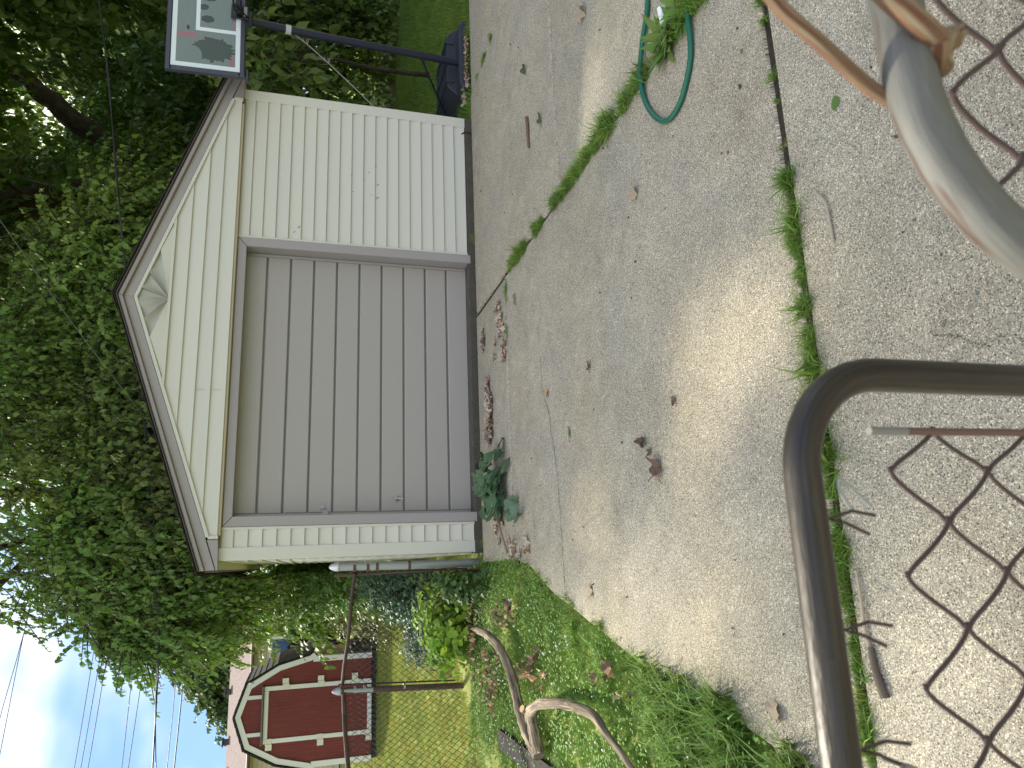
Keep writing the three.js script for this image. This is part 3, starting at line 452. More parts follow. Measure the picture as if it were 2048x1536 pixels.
// ---------------------------------------------------------------- house far behind
{
  const Hh = group('neighbour_house', 'low cream sided house with pinkish grey shingle roof behind the shed', 'house', [-8, 0, -22]);
  const wall = std(lin(0.56, 0.50, 0.34), 0.7), roofT = tex(512, 512, (x, y) => { const u = x / 512, v = y / 512, n = wrapNoise(u, v, 40, 4.1), w = fbm(u * 24, v * 10, 6.1, 2); const row = (v * 12) % 1 < 0.10 ? -0.14 : 0; const k = 0.76 + n * 0.28 + w * 0.25 + row; return [k, k * 0.91, k * 0.90]; });
  const roof = std(lin(0.26, 0.235, 0.23), 0.95, { map: roofT });
  put('wall', boxAt(-9, 5.6, 0, 3.0, -7.6, -0.05, 0.01), wall, Hh);
  const bgeo = cbox(7.5, 0.14, 0.022, 0.004); for (let i = 0; i < 17; i++) { const b = put('siding_board', bgeo, wall, Hh); b.position.set(1.85, 0.30 + i * 0.158, -0.032); b.rotation.x = -0.07; }
  const rf = (z0, y0, z1, y1) => { const g = new THREE.BufferGeometry(); const x0 = -9.4, x1 = 5.75, w = 0.08; const a = [[x0, y0, z0], [x1, y0, z0], [x1, y1, z1], [x0, y1, z1]], v = [...a, ...a.map(([x, y, z]) => [x, y - w, z])].flat(); g.setAttribute('position', new THREE.Float32BufferAttribute(v, 3)); const L = Math.hypot(z1 - z0, y1 - y0); g.setAttribute('uv', new THREE.Float32BufferAttribute([[0, 0], [15, 0], [15, L], [0, L], [0, 0], [15, 0], [15, L], [0, L]].flat().map((q) => q * 0.45), 2)); g.setIndex([0, 1, 2, 0, 2, 3, 4, 6, 5, 4, 7, 6, 0, 4, 1, 1, 4, 5, 2, 6, 3, 3, 6, 7, 1, 5, 2, 2, 5, 6, 0, 3, 4, 3, 7, 4]); const h = g.toNonIndexed(); h.computeVertexNormals(); return h; };
  put('roof', rf(0.35, 3.08, -4, 4.08), roof, Hh); put('roof', rf(-8.3, 3.08, -4, 4.08), roof, Hh);
  put('gutter', tube([[-9.4, 3.03, 0.4], [-2, 3.03, 0.4], [5.75, 3.03, 0.4]], 0.06, 8), std(lin(0.10, 0.07, 0.06), 0.6), Hh);
  const w = put('window', boxAt(2.7, 4.0, 1.2, 2.5, -0.03, 0.03, 0.01), M.white, Hh); put('pane', boxAt(2.80, 3.32, 1.3, 2.4, 0.03, 0.034, 0.001), std(lin(0.03, 0.07, 0.18), 0.12), w); put('pane', boxAt(3.38, 3.90, 1.3, 2.4, 0.03, 0.034, 0.001), std(lin(0.03, 0.07, 0.18), 0.12), w);
  for (const x of [1.75, -0.05, -1.15]) { const v = put('roof_vent', merge([cbox(0.2, 0.22, 0.2, 0.02), cbox(0.3, 0.05, 0.3, 0.01).clone().translate(0, 0.13, 0)]), std(lin(0.06, 0.05, 0.05), 0.7), Hh); v.position.set(x, 4.06, -3.6); }
}
{ // weathered board fence between the shed and the house
  const Wf = group('wooden_fence', 'dark weathered vertical board fence behind the red shed', 'fence', [-2, 0, -20]), r = rngOf(31);
  const ms = [0.050, 0.062, 0.042].map((v) => std(lin(v, v * 0.98, v * 1.04), 0.95, { map: barkMap }));
  const b = plate([[-0.066, -0.03], [0.066, -0.03], [0.066, 1.80], [0.035, 1.85], [-0.035, 1.85], [-0.066, 1.80]], -0.011, 0.011, 0.003);
  for (let i = 0; i < 24; i++) { const m = put('board', b, ms[r() * 3 | 0], Wf); m.position.set(-2.9 + i * 0.138, (r() - 0.5) * 0.06, (r() - 0.5) * 0.012); }
  for (const y of [0.75, 1.52]) put('rail', boxAt(-2.95, 0.4, y - 0.045, y + 0.045, 0.02, 0.06, 0.006), ms[1], Wf);
  for (const x of [-2.4, -0.6]) put('post', boxAt(x - 0.05, x + 0.05, -0.03, 1.7, 0.063, 0.15, 0.006), ms[2], Wf);
}
// ---------------------------------------------------------------- basketball hoop
{
  const B = group('basketball_hoop', 'portable basketball hoop with navy pole and worn framed backboard', 'hoop', [3.58, 0, -0.08]);
  const pole = std(lin(0.009, 0.012, 0.027), 0.5, { bumpMap: paintBump, bumpScale: 0.001 }), frame = std(lin(0.045, 0.047, 0.07), 0.5), tank = std(lin(0.022, 0.026, 0.036), 0.6, { bumpMap: paintBump, bumpScale: 0.003 });
  put('pole', tube([[0.0, -0.02, 0.0], [-0.04, 0.87, 0.10], [-0.09, 1.62, 0.20], [-0.12, 2.15, 0.28], [-0.13, 2.32, 0.30]], 0.037, 16), pole, B);
  put('pole_band', tube([[-0.098, 1.80, 0.222], [-0.101, 1.85, 0.229]], 0.044, 16), std(lin(0.45, 0.45, 0.45), 0.8), B);
  put('lift_arm', boxAt(-0.185, -0.065, 2.15, 2.45, 0.26, 0.36, 0.01), frame, B);
  // base tank: a low ribbed trough, sloping to the front
  const tp = (w0, w1, h, z0, z1) => { const g = plate([[-w0, 0], [w0, 0], [w1, h * 0.8], [w1 - 0.05, h], [-w1 + 0.05, h], [-w1, h * 0.8]].reverse(), 0, z1 - z0, 0.012); return g.translate(0, 0, z0); };
  put('base_tank', tp(0.47, 0.36, 0.20, -0.72, -0.10).translate(0.10, -0.02, 0), tank, B);
  put('base_tank', tp(0.45, 0.40, 0.10, -0.10, 0.10).translate(0.05, -0.02, 0.004), tank, B);
  for (const x of [-0.18, 0.05, 0.30]) put('base_rib', boxAt(x, x + 0.03, 0.10, 0.192, -0.70, -0.085, 0.006), tank, B);
  put('strut', tube(curve([[-0.01, 0.50, 0.05], [0.10, 0.36, -0.05], [0.30, 0.20, -0.35], [0.36, 0.14, -0.45]], 14), 0.011, 8), pole, B);
  put('strut', tube([[-0.01, 0.50, 0.05], [-0.16, 0.30, -0.25], [-0.30, 0.13, -0.50]], 0.011, 8), pole, B);
  // backboard: moulded frame round a flaking acrylic sheet
  const K = new THREE.Group(); K.name = 'backboard'; K.position.set(-0.19, 2.53, 0.43); K.rotation.z = 0.03; B.add(K);
  const W = 0.68, Hb = 0.335;
  for (const s of [-1, 1]) { put('board_frame', boxAt(-W, W, s > 0 ? Hb - 0.045 : -Hb, s > 0 ? Hb : -Hb + 0.045, -0.03, 0.03, 0.01), frame, K); put('board_frame', boxAt(s > 0 ? W - 0.045 : -W, s > 0 ? W : -W + 0.045, -Hb + 0.047, Hb - 0.047, -0.03, 0.03, 0.01), frame, K); }
  const cv = document.createElement('canvas'); cv.width = 1024; cv.height = 512; const c = cv.getContext('2d'), r = rngOf(77);
  c.fillStyle = '#6b7773'; c.fillRect(0, 0, 1024, 512);
  for (let i = 0; i < 900; i++) { c.fillStyle = `rgba(${120 + r() * 60 | 0},${128 + r() * 50 | 0},${128 + r() * 50 | 0},0.05)`; c.fillRect(r() * 1024, r() * 512, 20 + r() * 90, 2 + r() * 6); }
  c.fillStyle = '#96606a'; c.fillRect(250, 40, 40, 150); c.fillRect(40, 430, 120, 36); c.fillRect(320, 455, 180, 12);
  const flake = (x, y, w, h, n, col) => { c.fillStyle = col; c.beginPath(); for (let k = 0; k <= n; k++) { const a = k / n * 2 * Math.PI, q = 0.82 + r() * 0.3; const px = x + Math.cos(a) * w * q, py = y + Math.sin(a) * h * q; k ? c.lineTo(px, py) : c.moveTo(px, py); } c.fill(); c.strokeStyle = 'rgba(190,196,190,0.45)'; c.lineWidth = 2; c.stroke(); };
  flake(165, 310, 105, 165, 60, '#36443d'); c.fillStyle = '#6b7773'; c.beginPath(); c.ellipse(70, 130, 120, 90, 0.5, 0, 6.3); c.fill(); flake(420, 260, 34, 50, 20, '#2c3632'); flake(520, 230, 30, 40, 18, '#323a3a'); flake(600, 270, 24, 60, 18, '#2c3632'); flake(800, 320, 70, 120, 30, '#36443d'); flake(330, 120, 22, 14, 12, '#20302a');
  c.strokeStyle = '#d5dde0'; c.lineWidth = 36; c.strokeRect(18, 18, 988, 476); c.lineWidth = 30; c.strokeRect(330, 190, 364, 340);
  for (let i = 0; i < 500; i++) { c.fillStyle = `rgba(90,100,100,${r() * 0.18})`; c.fillRect(r() * 1024, r() * 512, 1 + r() * 8, 1 + r() * 5); }
  const bt = new THREE.CanvasTexture(cv); bt.colorSpace = THREE.SRGBColorSpace;
  const sheet = new THREE.BoxGeometry(2 * W - 0.088, 2 * Hb - 0.088, 0.008); put('acrylic_sheet', sheet.translate(0, 0, 0.016), std(0xffffff, 0.3, { map: bt }), K);
  put('corner_bracket', boxAt(-W + 0.005, -W + 0.10, -Hb - 0.028, -Hb - 0.003, -0.08, 0.0, 0.005), frame, K);
  // rim on its bracket, with net hooks
  const Rm = new THREE.Group(); Rm.name = 'rim'; Rm.position.set(-0.19, 2.262, 0.43); B.add(Rm); const blk = std(lin(0.012, 0.012, 0.013), 0.4, { metalness: 0.3 });
  put('ring', new THREE.TorusGeometry(0.229, 0.009, 10, 48).rotateX(Math.PI / 2).translate(0, 0, 0.40), blk, Rm);
  put('bracket', merge([boxAt(-0.075, 0.075, -0.10, 0.06, 0.032, 0.05, 0.006), boxAt(-0.05, 0.05, -0.035, 0.012, 0.05, 0.19, 0.006)]), blk, Rm);
  put('bracket_plate', boxAt(-0.05, 0.05, -0.08, -0.05, 0.052, 0.06, 0.003), M.galvDull, Rm);
  put('brace', tube([[-0.21, -0.01, 0.36], [-0.10, -0.05, 0.16], [-0.06, -0.09, 0.06]], 0.007, 8), blk, Rm); put('brace', tube([[0.21, -0.01, 0.36], [0.10, -0.05, 0.16], [0.06, -0.09, 0.06]], 0.007, 8), blk, Rm);
  for (let i = 0; i < 12; i++) { const a = i / 12 * 2 * Math.PI; const h = put('net_hook', new THREE.TorusGeometry(0.013, 0.003, 6, 10), blk, Rm); h.position.set(Math.cos(a) * 0.229, -0.018, 0.40 + Math.sin(a) * 0.229); h.rotation.y = -a; }
  const rope = put('guy_rope', tube(curve([[3.47, 1.78, 0.12], [3.38, 1.64, 0.10], [3.12, 1.30, 0.05], [2.86, 0.97, -0.02]], 20), 0.0045, 6), std(lin(0.30, 0.29, 0.26), 0.9)); tag(rope, 'frayed pale rope tied from hoop pole to garage wall', 'rope');
  for (const [x, y, z] of [[3.38, 1.64, 0.10], [3.22, 1.43, 0.07]]) put('knot', merge([0, 1, 2].map((k) => tube([[x, y, z], [x + 0.02 + 0.02 * k, y + 0.03 - 0.02 * k, z + 0.01], [x + 0.05, y + 0.045 - 0.04 * k, z + 0.02]], 0.003, 5))), rope.material, rope);
}
// ---------------------------------------------------------------- overhead cables
{
  const black = std(lin(0.02, 0.022, 0.025), 0.6), grey = std(lin(0.02, 0.022, 0.028), 0.7);
  const cab = (pts, r, label, mat = black, n = 40) => tag(put('overhead_cable', tube(curve(pts, n), r, 5), mat), label, 'cable');
  cab([[7.46, 4.5, -0.75], [4.96, 4.0, -1.45], [3.9, 3.85, -1.68], [2.94, 3.73, -1.89], [2.1, 3.64, -2.08], [1.42, 3.54, -2.22], [0.75, 3.41, -2.35], [-0.04, 3.31, -2.52], [-0.6, 3.24, -2.64], [-1.16, 3.17, -2.77], [-1.95, 3.12, -2.95], [-2.51, 3.09, -3.09], [-3.07, 3.1, -3.23], [-3.85, 3.12, -3.44], [-6.85, 3.22, -4.24]], 0.0095, 'thick black twisted service cable passing behind the garage roof');
  cab([[7.46, 4.488, -0.74], [4.96, 4.012, -1.44], [3.9, 3.838, -1.67], [2.94, 3.742, -1.88], [2.1, 3.628, -2.07], [1.42, 3.552, -2.21], [0.75, 3.398, -2.34], [-0.04, 3.322, -2.51], [-0.6, 3.228, -2.63], [-1.16, 3.182, -2.76], [-1.95, 3.108, -2.94], [-2.51, 3.102, -3.08], [-3.07, 3.108, -3.22], [-3.85, 3.082, -3.43], [-6.85, 2.958, -4.23]], 0.006, 'thinner cable wound around the thick service cable');
  cab([[2.68, 5.23, -2.4], [2.46, 5.06, -2.4], [1.23, 4.19, -2.46], [-0.05, 3.21, -2.5], [-0.3, 3.01, -2.5]], 0.005, 'straight thin cable slanting down behind the garage roof', std(lin(0.10, 0.12, 0.10), 0.6));
  const far = [[[-2, 9.3, -19.5], [-4.1, 9.8, -20.2], [-5.7, 10.2, -20.7], [-9, 10.9, -21.8], 'highest of the thin wires crossing the clouds at left'], [[-2, 9.35, -19.5], [-3.9, 9.7, -20.1], [-7.0, 10.2, -21.0], [-9, 10.55, -21.6], 'second highest thin wire crossing the clouds at left'], [[-1, 7.2, -18.7], [-3.7, 7.5, -19.4], [-7.4, 8.0, -20.5], [-10, 8.4, -21.2], 'upper of three thin wires over the blue sky patch'], [[-1, 6.95, -18.7], [-3.8, 7.3, -19.4], [-7.4, 7.8, -20.4], [-10, 8.2, -21.1], 'middle of three thin wires over the blue sky patch'], [[-1, 6.75, -18.7], [-3.9, 7.1, -19.3], [-7.4, 7.6, -20.4], [-10, 8.0, -21.1], 'lowest of three thin wires over the blue sky patch'], [[-1, 6.1, -18.3], [-4.9, 6.4, -19.4], [-7.4, 6.6, -20.1], [-10, 6.85, -20.8], 'upper wire of the pair above the black cables'], [[-1, 5.7, -18.3], [-4.8, 6.1, -19.3], [-7.4, 6.4, -20.0], [-10, 6.7, -20.8], 'lower wire of the pair above the black cables']];
  for (const f of far) cab(f.slice(0, 4), 0.012, f[4], grey, 16);
  cab([[-1, 4.35, -13.4], [-4.1, 4.44, -14.3], [-6.4, 4.6, -15.0], [-9, 4.8, -15.7]], 0.010, 'black cable just above the far tree top', black, 16);
  cab([[-1, 4.2, -13.4], [-4.1, 4.27, -14.3], [-6.4, 4.42, -14.9], [-9, 4.6, -15.6]], 0.016, 'thick black cable nearest above the house roof', black, 16);
}

// ---------------------------------------------------------------- foliage tools
// gaps in the crowns: where a leaf's shadow would fall on these spots of ground, the crown is open or thin [x, z, rx, rz, share of leaves missing]
const GAPS = [[-0.78, 4.26, 0.30, 0.38, 0.8], [-1.22, 3.98, 0.28, 0.16, 0.8], [-1.0, 4.42, 0.16, 0.18, 0.6], [0.95, 3.08, 0.30, 0.20, 0.97], [-0.80, 4.86, 0.2, 0.14, 0.6], [-1.80, 5.0, 0.4, 0.3, 0.55], [-1.45, 2.75, 0.2, 0.25, 0.5], [-1.95, 2.3, 0.14, 0.5, 0.35], [-2.05, 0.75, 0.35, 0.45, 0.8], [-2.35, 2.3, 0.4, 0.6, 0.75], [-2.3, -0.4, 0.95, 0.9, 0.98], [-3.0, 1.3, 0.5, 1.0, 0.6], [-3.6, -3.5, 2.0, 3.4, 0.98], [-4.3, -7.2, 2.8, 2.8, 0.98], [-5.5, -1.0, 2.0, 3.0, 0.98], [-2.0, 3.9, 0.3, 0.4, 0.5], [-6, -14, 5, 7, 0.9]];
function open(p, r, few) { const x = p.x - SUN.x * p.y, z = p.z - SUN.z * p.y; for (const [gx, gz, rx, rz, k] of few ? GAPS.slice(3, 4) : GAPS) { const d = ((x - gx) / rx) ** 2 + ((z - gz) / rz) ** 2; if (d < 1.25 && r() < k * smooth(1.25, 0.7, d)) return true; } return false; }
const inGarage = (p) => p.x > -1.75 && p.x < 3.0 && p.z > -6.75 && p.z < 0.25 && p.y < 3.2 - SL * Math.abs(p.x - CX) + 0.06;
function leafGeo(w = 0.62, fold = 0.16, droop = 0.22, serr = 0) { // unit leaf along +y, face +z
  const rows = [[0, 0.0], [0.05, 0.5], [0.17, 0.88], [0.33, 1.0], [0.52, 0.9], [0.72, 0.58], [0.88, 0.24], [1.0, 0.0]], pos = [], idx = [];
  rows.forEach(([y, h], i) => { const z = -droop * y * y, ww = h * w / 2, c = serr * 0.05 * Math.sin(i * 2.1); pos.push(-ww, y - 0.03 * h, z + fold * ww + c, 0, y, z, ww, y - 0.03 * h, z + fold * ww - c); if (i) { const a = (i - 1) * 3, b = i * 3; idx.push(a, a + 1, b + 1, a, b + 1, b, a + 1, a + 2, b + 2, a + 1, b + 2, b + 1); } });
  const g = new THREE.BufferGeometry(); g.setAttribute('position', new THREE.Float32BufferAttribute(pos, 3)); g.setIndex(idx); g.computeVertexNormals(); return g;
}
const leafA = leafGeo(0.58, 0.32, 0.30, 1), leafB = leafGeo(0.5, 0.15, 0.2), leafC = leafGeo(0.92, 0.1, 0.15), needle = leafGeo(0.16, 0.1, 0.3);
const leafMat = (r, g, b, t = 0.45, rough = 0.55) => new THREE.MeshPhysicalMaterial({ color: lin(r, g, b), roughness: rough, transmission: t, thickness: 0, side: THREE.DoubleSide, specularIntensity: 0.5 });
const mulberry = leafMat(0.17, 0.275, 0.044, 0.56), oakish = leafMat(0.15, 0.25, 0.044, 0.5), lime = leafMat(0.19, 0.33, 0.028, 0.5, 0.9), teal = leafMat(0.075, 0.17, 0.085, 0.35, 0.5), spruceMat = leafMat(0.075, 0.155, 0.115, 0.2, 0.6), farMat = leafMat(0.10, 0.17, 0.045, 0.4), midMat = leafMat(0.15, 0.25, 0.044, 0.5), yellowish = leafMat(0.14, 0.15, 0.04, 0.45);
function scatter(name, parent, geo, mat, list) {
  const im = new THREE.InstancedMesh(geo, mat, list.length), m = new THREE.Matrix4(), X = V(), Y = V(), Z = V(), c = new THREE.Color();
  list.forEach((l, i) => { Y.copy(l.d).normalize(); Z.copy(l.n).addScaledVector(Y, -l.n.dot(Y)); if (Z.lengthSq() < 1e-6) Z.set(0, 0, 1).addScaledVector(Y, -Y.z); Z.normalize(); X.crossVectors(Y, Z); const s = l.s; m.makeBasis(X.multiplyScalar(s * (l.w ?? 1)), Y.multiplyScalar(s), Z.multiplyScalar(s)); m.setPosition(l.p); im.setMatrixAt(i, m); im.setColorAt(i, l.c ? c.setRGB(...l.c) : c.setRGB(1, 1, 1)); });
  im.name = parent ? name : taken(name); im.userData.kind = 'stuff'; im.castShadow = im.receiveShadow = true; (parent || scene).add(im); return im;
}
const dirRand = (r) => { const z = r() * 2 - 1, a = r() * 2 * Math.PI, q = Math.sqrt(1 - z * z); return V(q * Math.cos(a), z, q * Math.sin(a)); };
// sprays of leaves on twigs filling soft blobs [x, y, z, r]
function sprays(blobs, o) {
  const r = rngOf(o.seed), leaves = [], twigs = [], tot = blobs.reduce((s, b) => s + b[3] ** 2 * (b[4] ?? 1), 0);
  for (const b of blobs) {
    const n = Math.round(o.twigs * b[3] ** 2 * (b[4] ?? 1) / tot), c = V(b[0], b[1], b[2]);
    const tone = 0.8 + r() * 0.4, tc = [tone * (0.88 + r() * 0.3), tone, tone * (0.75 + r() * 0.4)];
    for (let k = 0; k < n; k++) {
      const u = dirRand(r), rad = b[3] * Math.cbrt(0.15 + 0.85 * r()) * (0.75 + 0.25 * r()), s = c.clone().addScaledVector(u, rad * 0.8).add(V(0, -0.05 * rad, 0));
      const d = u.clone().multiplyScalar(0.8).add(dirRand(r).multiplyScalar(0.6)).add(V(0, o.droop ?? -0.35, 0)).normalize(), L = (o.len ?? 0.5) * (0.6 + 0.8 * r());
      if (inGarage(s) || s.y < 0.02) continue;
      const nl = Math.max(3, Math.round(L / (o.step ?? 0.06))), side = d.clone().cross(V(0, 1, 0)).normalize(); if (!isFinite(side.x) || side.lengthSq() < 0.1) side.set(1, 0, 0);
      let last = s, kept = 0;
      for (let i = 0; i < nl; i++) {
        const t = (i + 0.5) / nl, p = s.clone().addScaledVector(d, L * t).add(V(0, -0.35 * L * t * t, 0));
        if (inGarage(p) || p.y < 0.02 || (o.gaps !== false && open(p, r, o.gaps === 'few'))) continue;
        kept++; last = p;
        const sg = i % 2 ? 1 : -1, ld = side.clone().multiplyScalar(sg * (0.7 + 0.3 * r())).addScaledVector(d, 0.5).add(V(0, -0.45 - 0.5 * r(), 0)).add(dirRand(r).multiplyScalar(0.45));
        if (o.hang) ld.y -= o.hang; const nn = V(0, 1 - (o.hang ?? 0), 0).add(dirRand(r).multiplyScalar(0.75)).addScaledVector(u, 0.35), v = 0.78 + 0.44 * r(), young = r() < (o.young ?? 0.06) ? 1.5 : 1;
        leaves.push({ p, d: ld, n: nn, s: o.leaf * (0.55 + 0.75 * r()), w: 0.85 + 0.3 * r(), c: [tc[0] * v * young, tc[1] * v * (young > 1 ? 1.3 : 1), tc[2] * v] });
      }
      if (kept > 1) twigs.push({ p: s, d: last.clone().sub(s), n: V(0, 0, 1), s: last.distanceTo(s) });
    }
  }
  return { leaves, twigs };
}
const twigGeo = new THREE.CylinderGeometry(0.004, 0.009, 1, 4, 1, true).translate(0, 0.5, 0);
const twigMat = std(lin(0.06, 0.05, 0.03), 0.9);
function grow(T, blobs, mat, o) { const s = sprays(blobs, o); const c = scatter('crown', T, o.geo ?? leafA, mat, s.leaves); if (o.twigsShown !== false) { const m = s.twigs.map((t) => ({ ...t, w: 1 })); scatter('twigs', T, twigGeo, twigMat, m.map((t) => ({ ...t, w: clamp(1 / t.s, 0.5, 3) }))); } return c; }
const limb = (T, pts, r0, r1, name = 'limb') => { const P = curve(pts, 22), n = rngOf(pts.length * 77 + 3); P.forEach((p, i) => { if (i) p.add(V((n() - 0.5) * r0 * 0.25, 0, (n() - 0.5) * r0 * 0.25)); }); const g = tube(P, P.map((_, i) => r0 + (r1 - r0) * i / 22), 12); return put(name, g, M.bark, T); };
const blobsIn = (seed, n, c, R, r0, r1) => { const r = rngOf(seed), out = []; while (out.length < n) { const u = dirRand(r).multiplyScalar(Math.cbrt(r())); out.push([c[0] + u.x * R[0], c[1] + u.y * R[1], c[2] + u.z * R[2], r0 + (r1 - r0) * r()]); } return out; };

// ---------------------------------------------------------------- trees
{ // mulberry that hangs over the garage roof
  const T = group('mulberry_tree', 'leafy bright green tree hanging over the garage roof from behind', 'tree', [0, 0, 0]);
  limb(T, [[-0.4, -0.05, -8.0], [-0.35, 1.5, -7.9], [-0.2, 3.2, -7.7], [-0.3, 4.6, -7.2]], 0.26, 0.17, 'trunk');
  for (const e of [[-2.4, 6.5, -5.2], [0.8, 6.2, -5.0], [2.6, 5.6, -4.6], [-2.4, 4.6, -4.8], [-0.6, 7.6, -4.4], [-1.4, 5.4, -3.9], [1.2, 4.9, -4.0]]) limb(T, [[-0.25, 3.6, -7.6], [-0.25 + (e[0] + 0.25) * 0.35, 4.6 + (e[1] - 4.6) * 0.3, -7.2 + (e[2] + 7.2) * 0.35], [e[0] * 0.75, e[1] * 0.9, e[2] - 0.8], e], 0.10, 0.02);
  const near = [[2.4, 4.4, -3.3], [2.6, 3.9, -3.0], [2.3, 5.2, -3.8], [2.7, 5.3, -5.4], [2.7, 4.4, -4.4], [2.0, 3.7, -3.0], [1.6, 5.1, -3.9], [2.2, 5.2, -5.6], [1.7, 4.3, -4.0], [1.5, 3.7, -3.1], [0.8, 5.4, -3.4], [1.1, 5.3, -4.0], [1.1, 4.8, -4.0], [1.3, 4.2, -4.1], [1.0, 3.8, -3.6], [0.5, 5.7, -4.4], [0.3, 4.9, -3.6], [1.0, 5.3, -5.6], [0.6, 4.2, -4.0], [0.4, 3.7, -3.0], [0.2, 6.4, -6.7], [-0.3, 4.8, -3.4], [0.1, 5.2, -5.8], [0, 4.5, -5.1], [0, 3.6, -3.5], [0.1, 3.4, -4.0], [-0.6, 5.2, -3.6], [-0.2, 5.8, -6.1], [-0.5, 4.5, -3.6], [-0.6, 4.0, -3.8], [-0.5, 3.8, -3.6], [-0.6, 3.3, -3.0], [-0.8, 6.5, -7.1], [-1.0, 5.8, -6.2], [-1.2, 4.9, -5.1], [-1.1, 4.0, -3.4], [-0.9, 4.1, -6.1], [-1.2, 3.2, -3.1], [-1.5, 5.3, -3.8], [-1.5, 5.2, -5.1], [-1.8, 4.7, -5.0], [-1.7, 4.0, -4.0], [-1.6, 3.9, -4.7], [-1.9, 3.2, -4.3], [-2.0, 3.0, -3.9], [-1.95, 2.75, -4.4], [-2.3, 5.7, -5.0], [-2.3, 5.4, -5.5], [-2.0, 4.6, -4.5], [-2.2, 3.9, -3.6], [-2.4, 3.9, -4.9], [-2.3, 3.4, -4.7], [-2.4, 3.2, -4.1], [-2.75, 3.7, -4.1], [-2.6, 3.5, -4.2], [-2.65, 3.3, -3.6]].map((p) => [p[0] < -1.9 ? p[0] + 0.62 : p[0] < -1.4 ? p[0] + 0.25 : p[0], p[1] < 3.3 ? p[1] - 0.12 : p[1], p[2], 0.74, p[0] < 0.8 ? (p[1] > 5 ? 0.07 : p[1] > 4.3 ? 0.24 : 1) : p[1] > 4.8 ? 0.4 : 1]);
  grow(T, near, mulberry, { seed: 41, twigs: 8800, leaf: 0.082, len: 0.6, step: 0.045, droop: -0.6, gaps: 'few', hang: 0.55 });
  const high = [...blobsIn(42, 46, [-2.2, 9.6, -5.0], [3.4, 1.9, 3.0], 0.7, 1.2), ...blobsIn(43, 30, [1.8, 9.6, -4.4], [2.8, 1.8, 2.8], 0.7, 1.2), ...blobsIn(44, 26, [-3.4, 8.2, -3.2], [1.6, 0.9, 2.0], 0.6, 0.9), ...blobsIn(46, 20, [-4.4, 8.8, -7.2], [1.2, 0.7, 1.8], 0.6, 0.9), ...blobsIn(47, 26, [1.9, 7.4, -9.2], [1.9, 2.0, 1.2], 0.7, 1.0), ...blobsIn(48, 18, [0.6, 10.2, -11], [2.2, 1.2, 1.2], 0.8, 1.1)];
  grow(T, high, mulberry, { seed: 45, twigs: 7200, leaf: 0.15, len: 0.6, step: 0.065, droop: -0.3, twigsShown: false });
}
const VINE = [[6.2, 6.6, -6.96], [5.87, 6.48, -7.01], [5.61, 6.67, -7.13], [5.43, 6.64, -7.16], [5.26, 6.18, -7.07], [5.16, 5.48, -6.89], [5.29, 5.12, -6.75]];
{ // the great forked trunk behind, in its own shade
  const T = group('shade_tree', 'huge dark tree with a leaning furrowed trunk above the garage', 'tree', [0, 0, 0]);
  limb(T, [[7.9, -0.05, -8.6], [7.3, 1.6, -8.4], [6.5, 3.6, -8.2], [5.9, 4.9, -8.0], [5.1, 7.0, -8.0], [4.2, 9.4, -8.2], [3.5, 12, -8.4]], 0.60, 0.22, 'trunk');
  limb(T, [[6.3, 3.9, -8.1], [6.55, 5.2, -8.0], [7.6, 6.8, -7.6], [9.0, 8.6, -7.0]], 0.32, 0.10);
  limb(T, [[5.4, 6.2, -7.7], [5.0, 6.5, -7.0], [5.2, 6.9, -6.4], [4.7, 7.2, -6.0]], 0.05, 0.015, 'dead_branch');
  put('vine', tube(curve(VINE, 30), 0.018, 7), std(lin(0.20, 0.17, 0.13), 0.9), T); put('vine', tube(curve([[5.08, 7.6, -7.6], [4.85, 7.4, -7.6], [4.6, 7.2, -7.65]], 10), 0.02, 7), std(lin(0.20, 0.17, 0.13), 0.9), T);
  limb(T, [[4.8, 7.5, -8], [3.2, 9, -7], [1.5, 10.2, -5.5]], 0.2, 0.06); limb(T, [[5.1, 7.0, -8.0], [6.5, 9, -6.6], [7.4, 10.2, -4.6]], 0.2, 0.06);
  const b = [...blobsIn(51, 34, [8.2, 5.6, -8.6], [4.4, 3.2, 2.0], 0.8, 1.3), ...blobsIn(52, 40, [5.5, 10.2, -6.5], [5.5, 2.4, 4.6], 0.9, 1.5), ...blobsIn(53, 12, [6.0, 6.2, -10.6], [2.4, 2.0, 1.0], 0.8, 1.2), ...blobsIn(54, 26, [6.2, 8.0, -3.2], [3.4, 1.2, 2.6], 0.9, 1.3), ...blobsIn(57, 18, [7.6, 6.4, -2.4], [2.2, 1.0, 2.0], 0.8, 1.1), ...blobsIn(58, 14, [8.6, 3.6, -4.2], [1.2, 2.4, 1.2], 0.7, 1.0), ...blobsIn(59, 26, [5.6, 7.4, 0.4], [2.6, 0.9, 2.0], 0.8, 1.2), ...blobsIn(60, 16, [8.2, 5.2, -0.6], [1.2, 1.8, 1.8], 0.8, 1.1)].filter((q) => !(q[2] > -9.2 && q[2] < -5.5 && q[0] < 7.4 && q[1] < 8));
  grow(T, b, oakish, { seed: 55, twigs: 17000, leaf: 0.17, len: 0.6, step: 0.07, droop: -0.3, twigsShown: false });
  grow(T, [[3.4, 5.6, -6.4, 0.6], [3.6, 6.8, -6.2, 0.6], [6.2, 7.4, -6.0, 0.6], [4.0, 4.5, -6.0, 0.5]], midMat, { seed: 56, twigs: 420, leaf: 0.14, gaps: false });
}
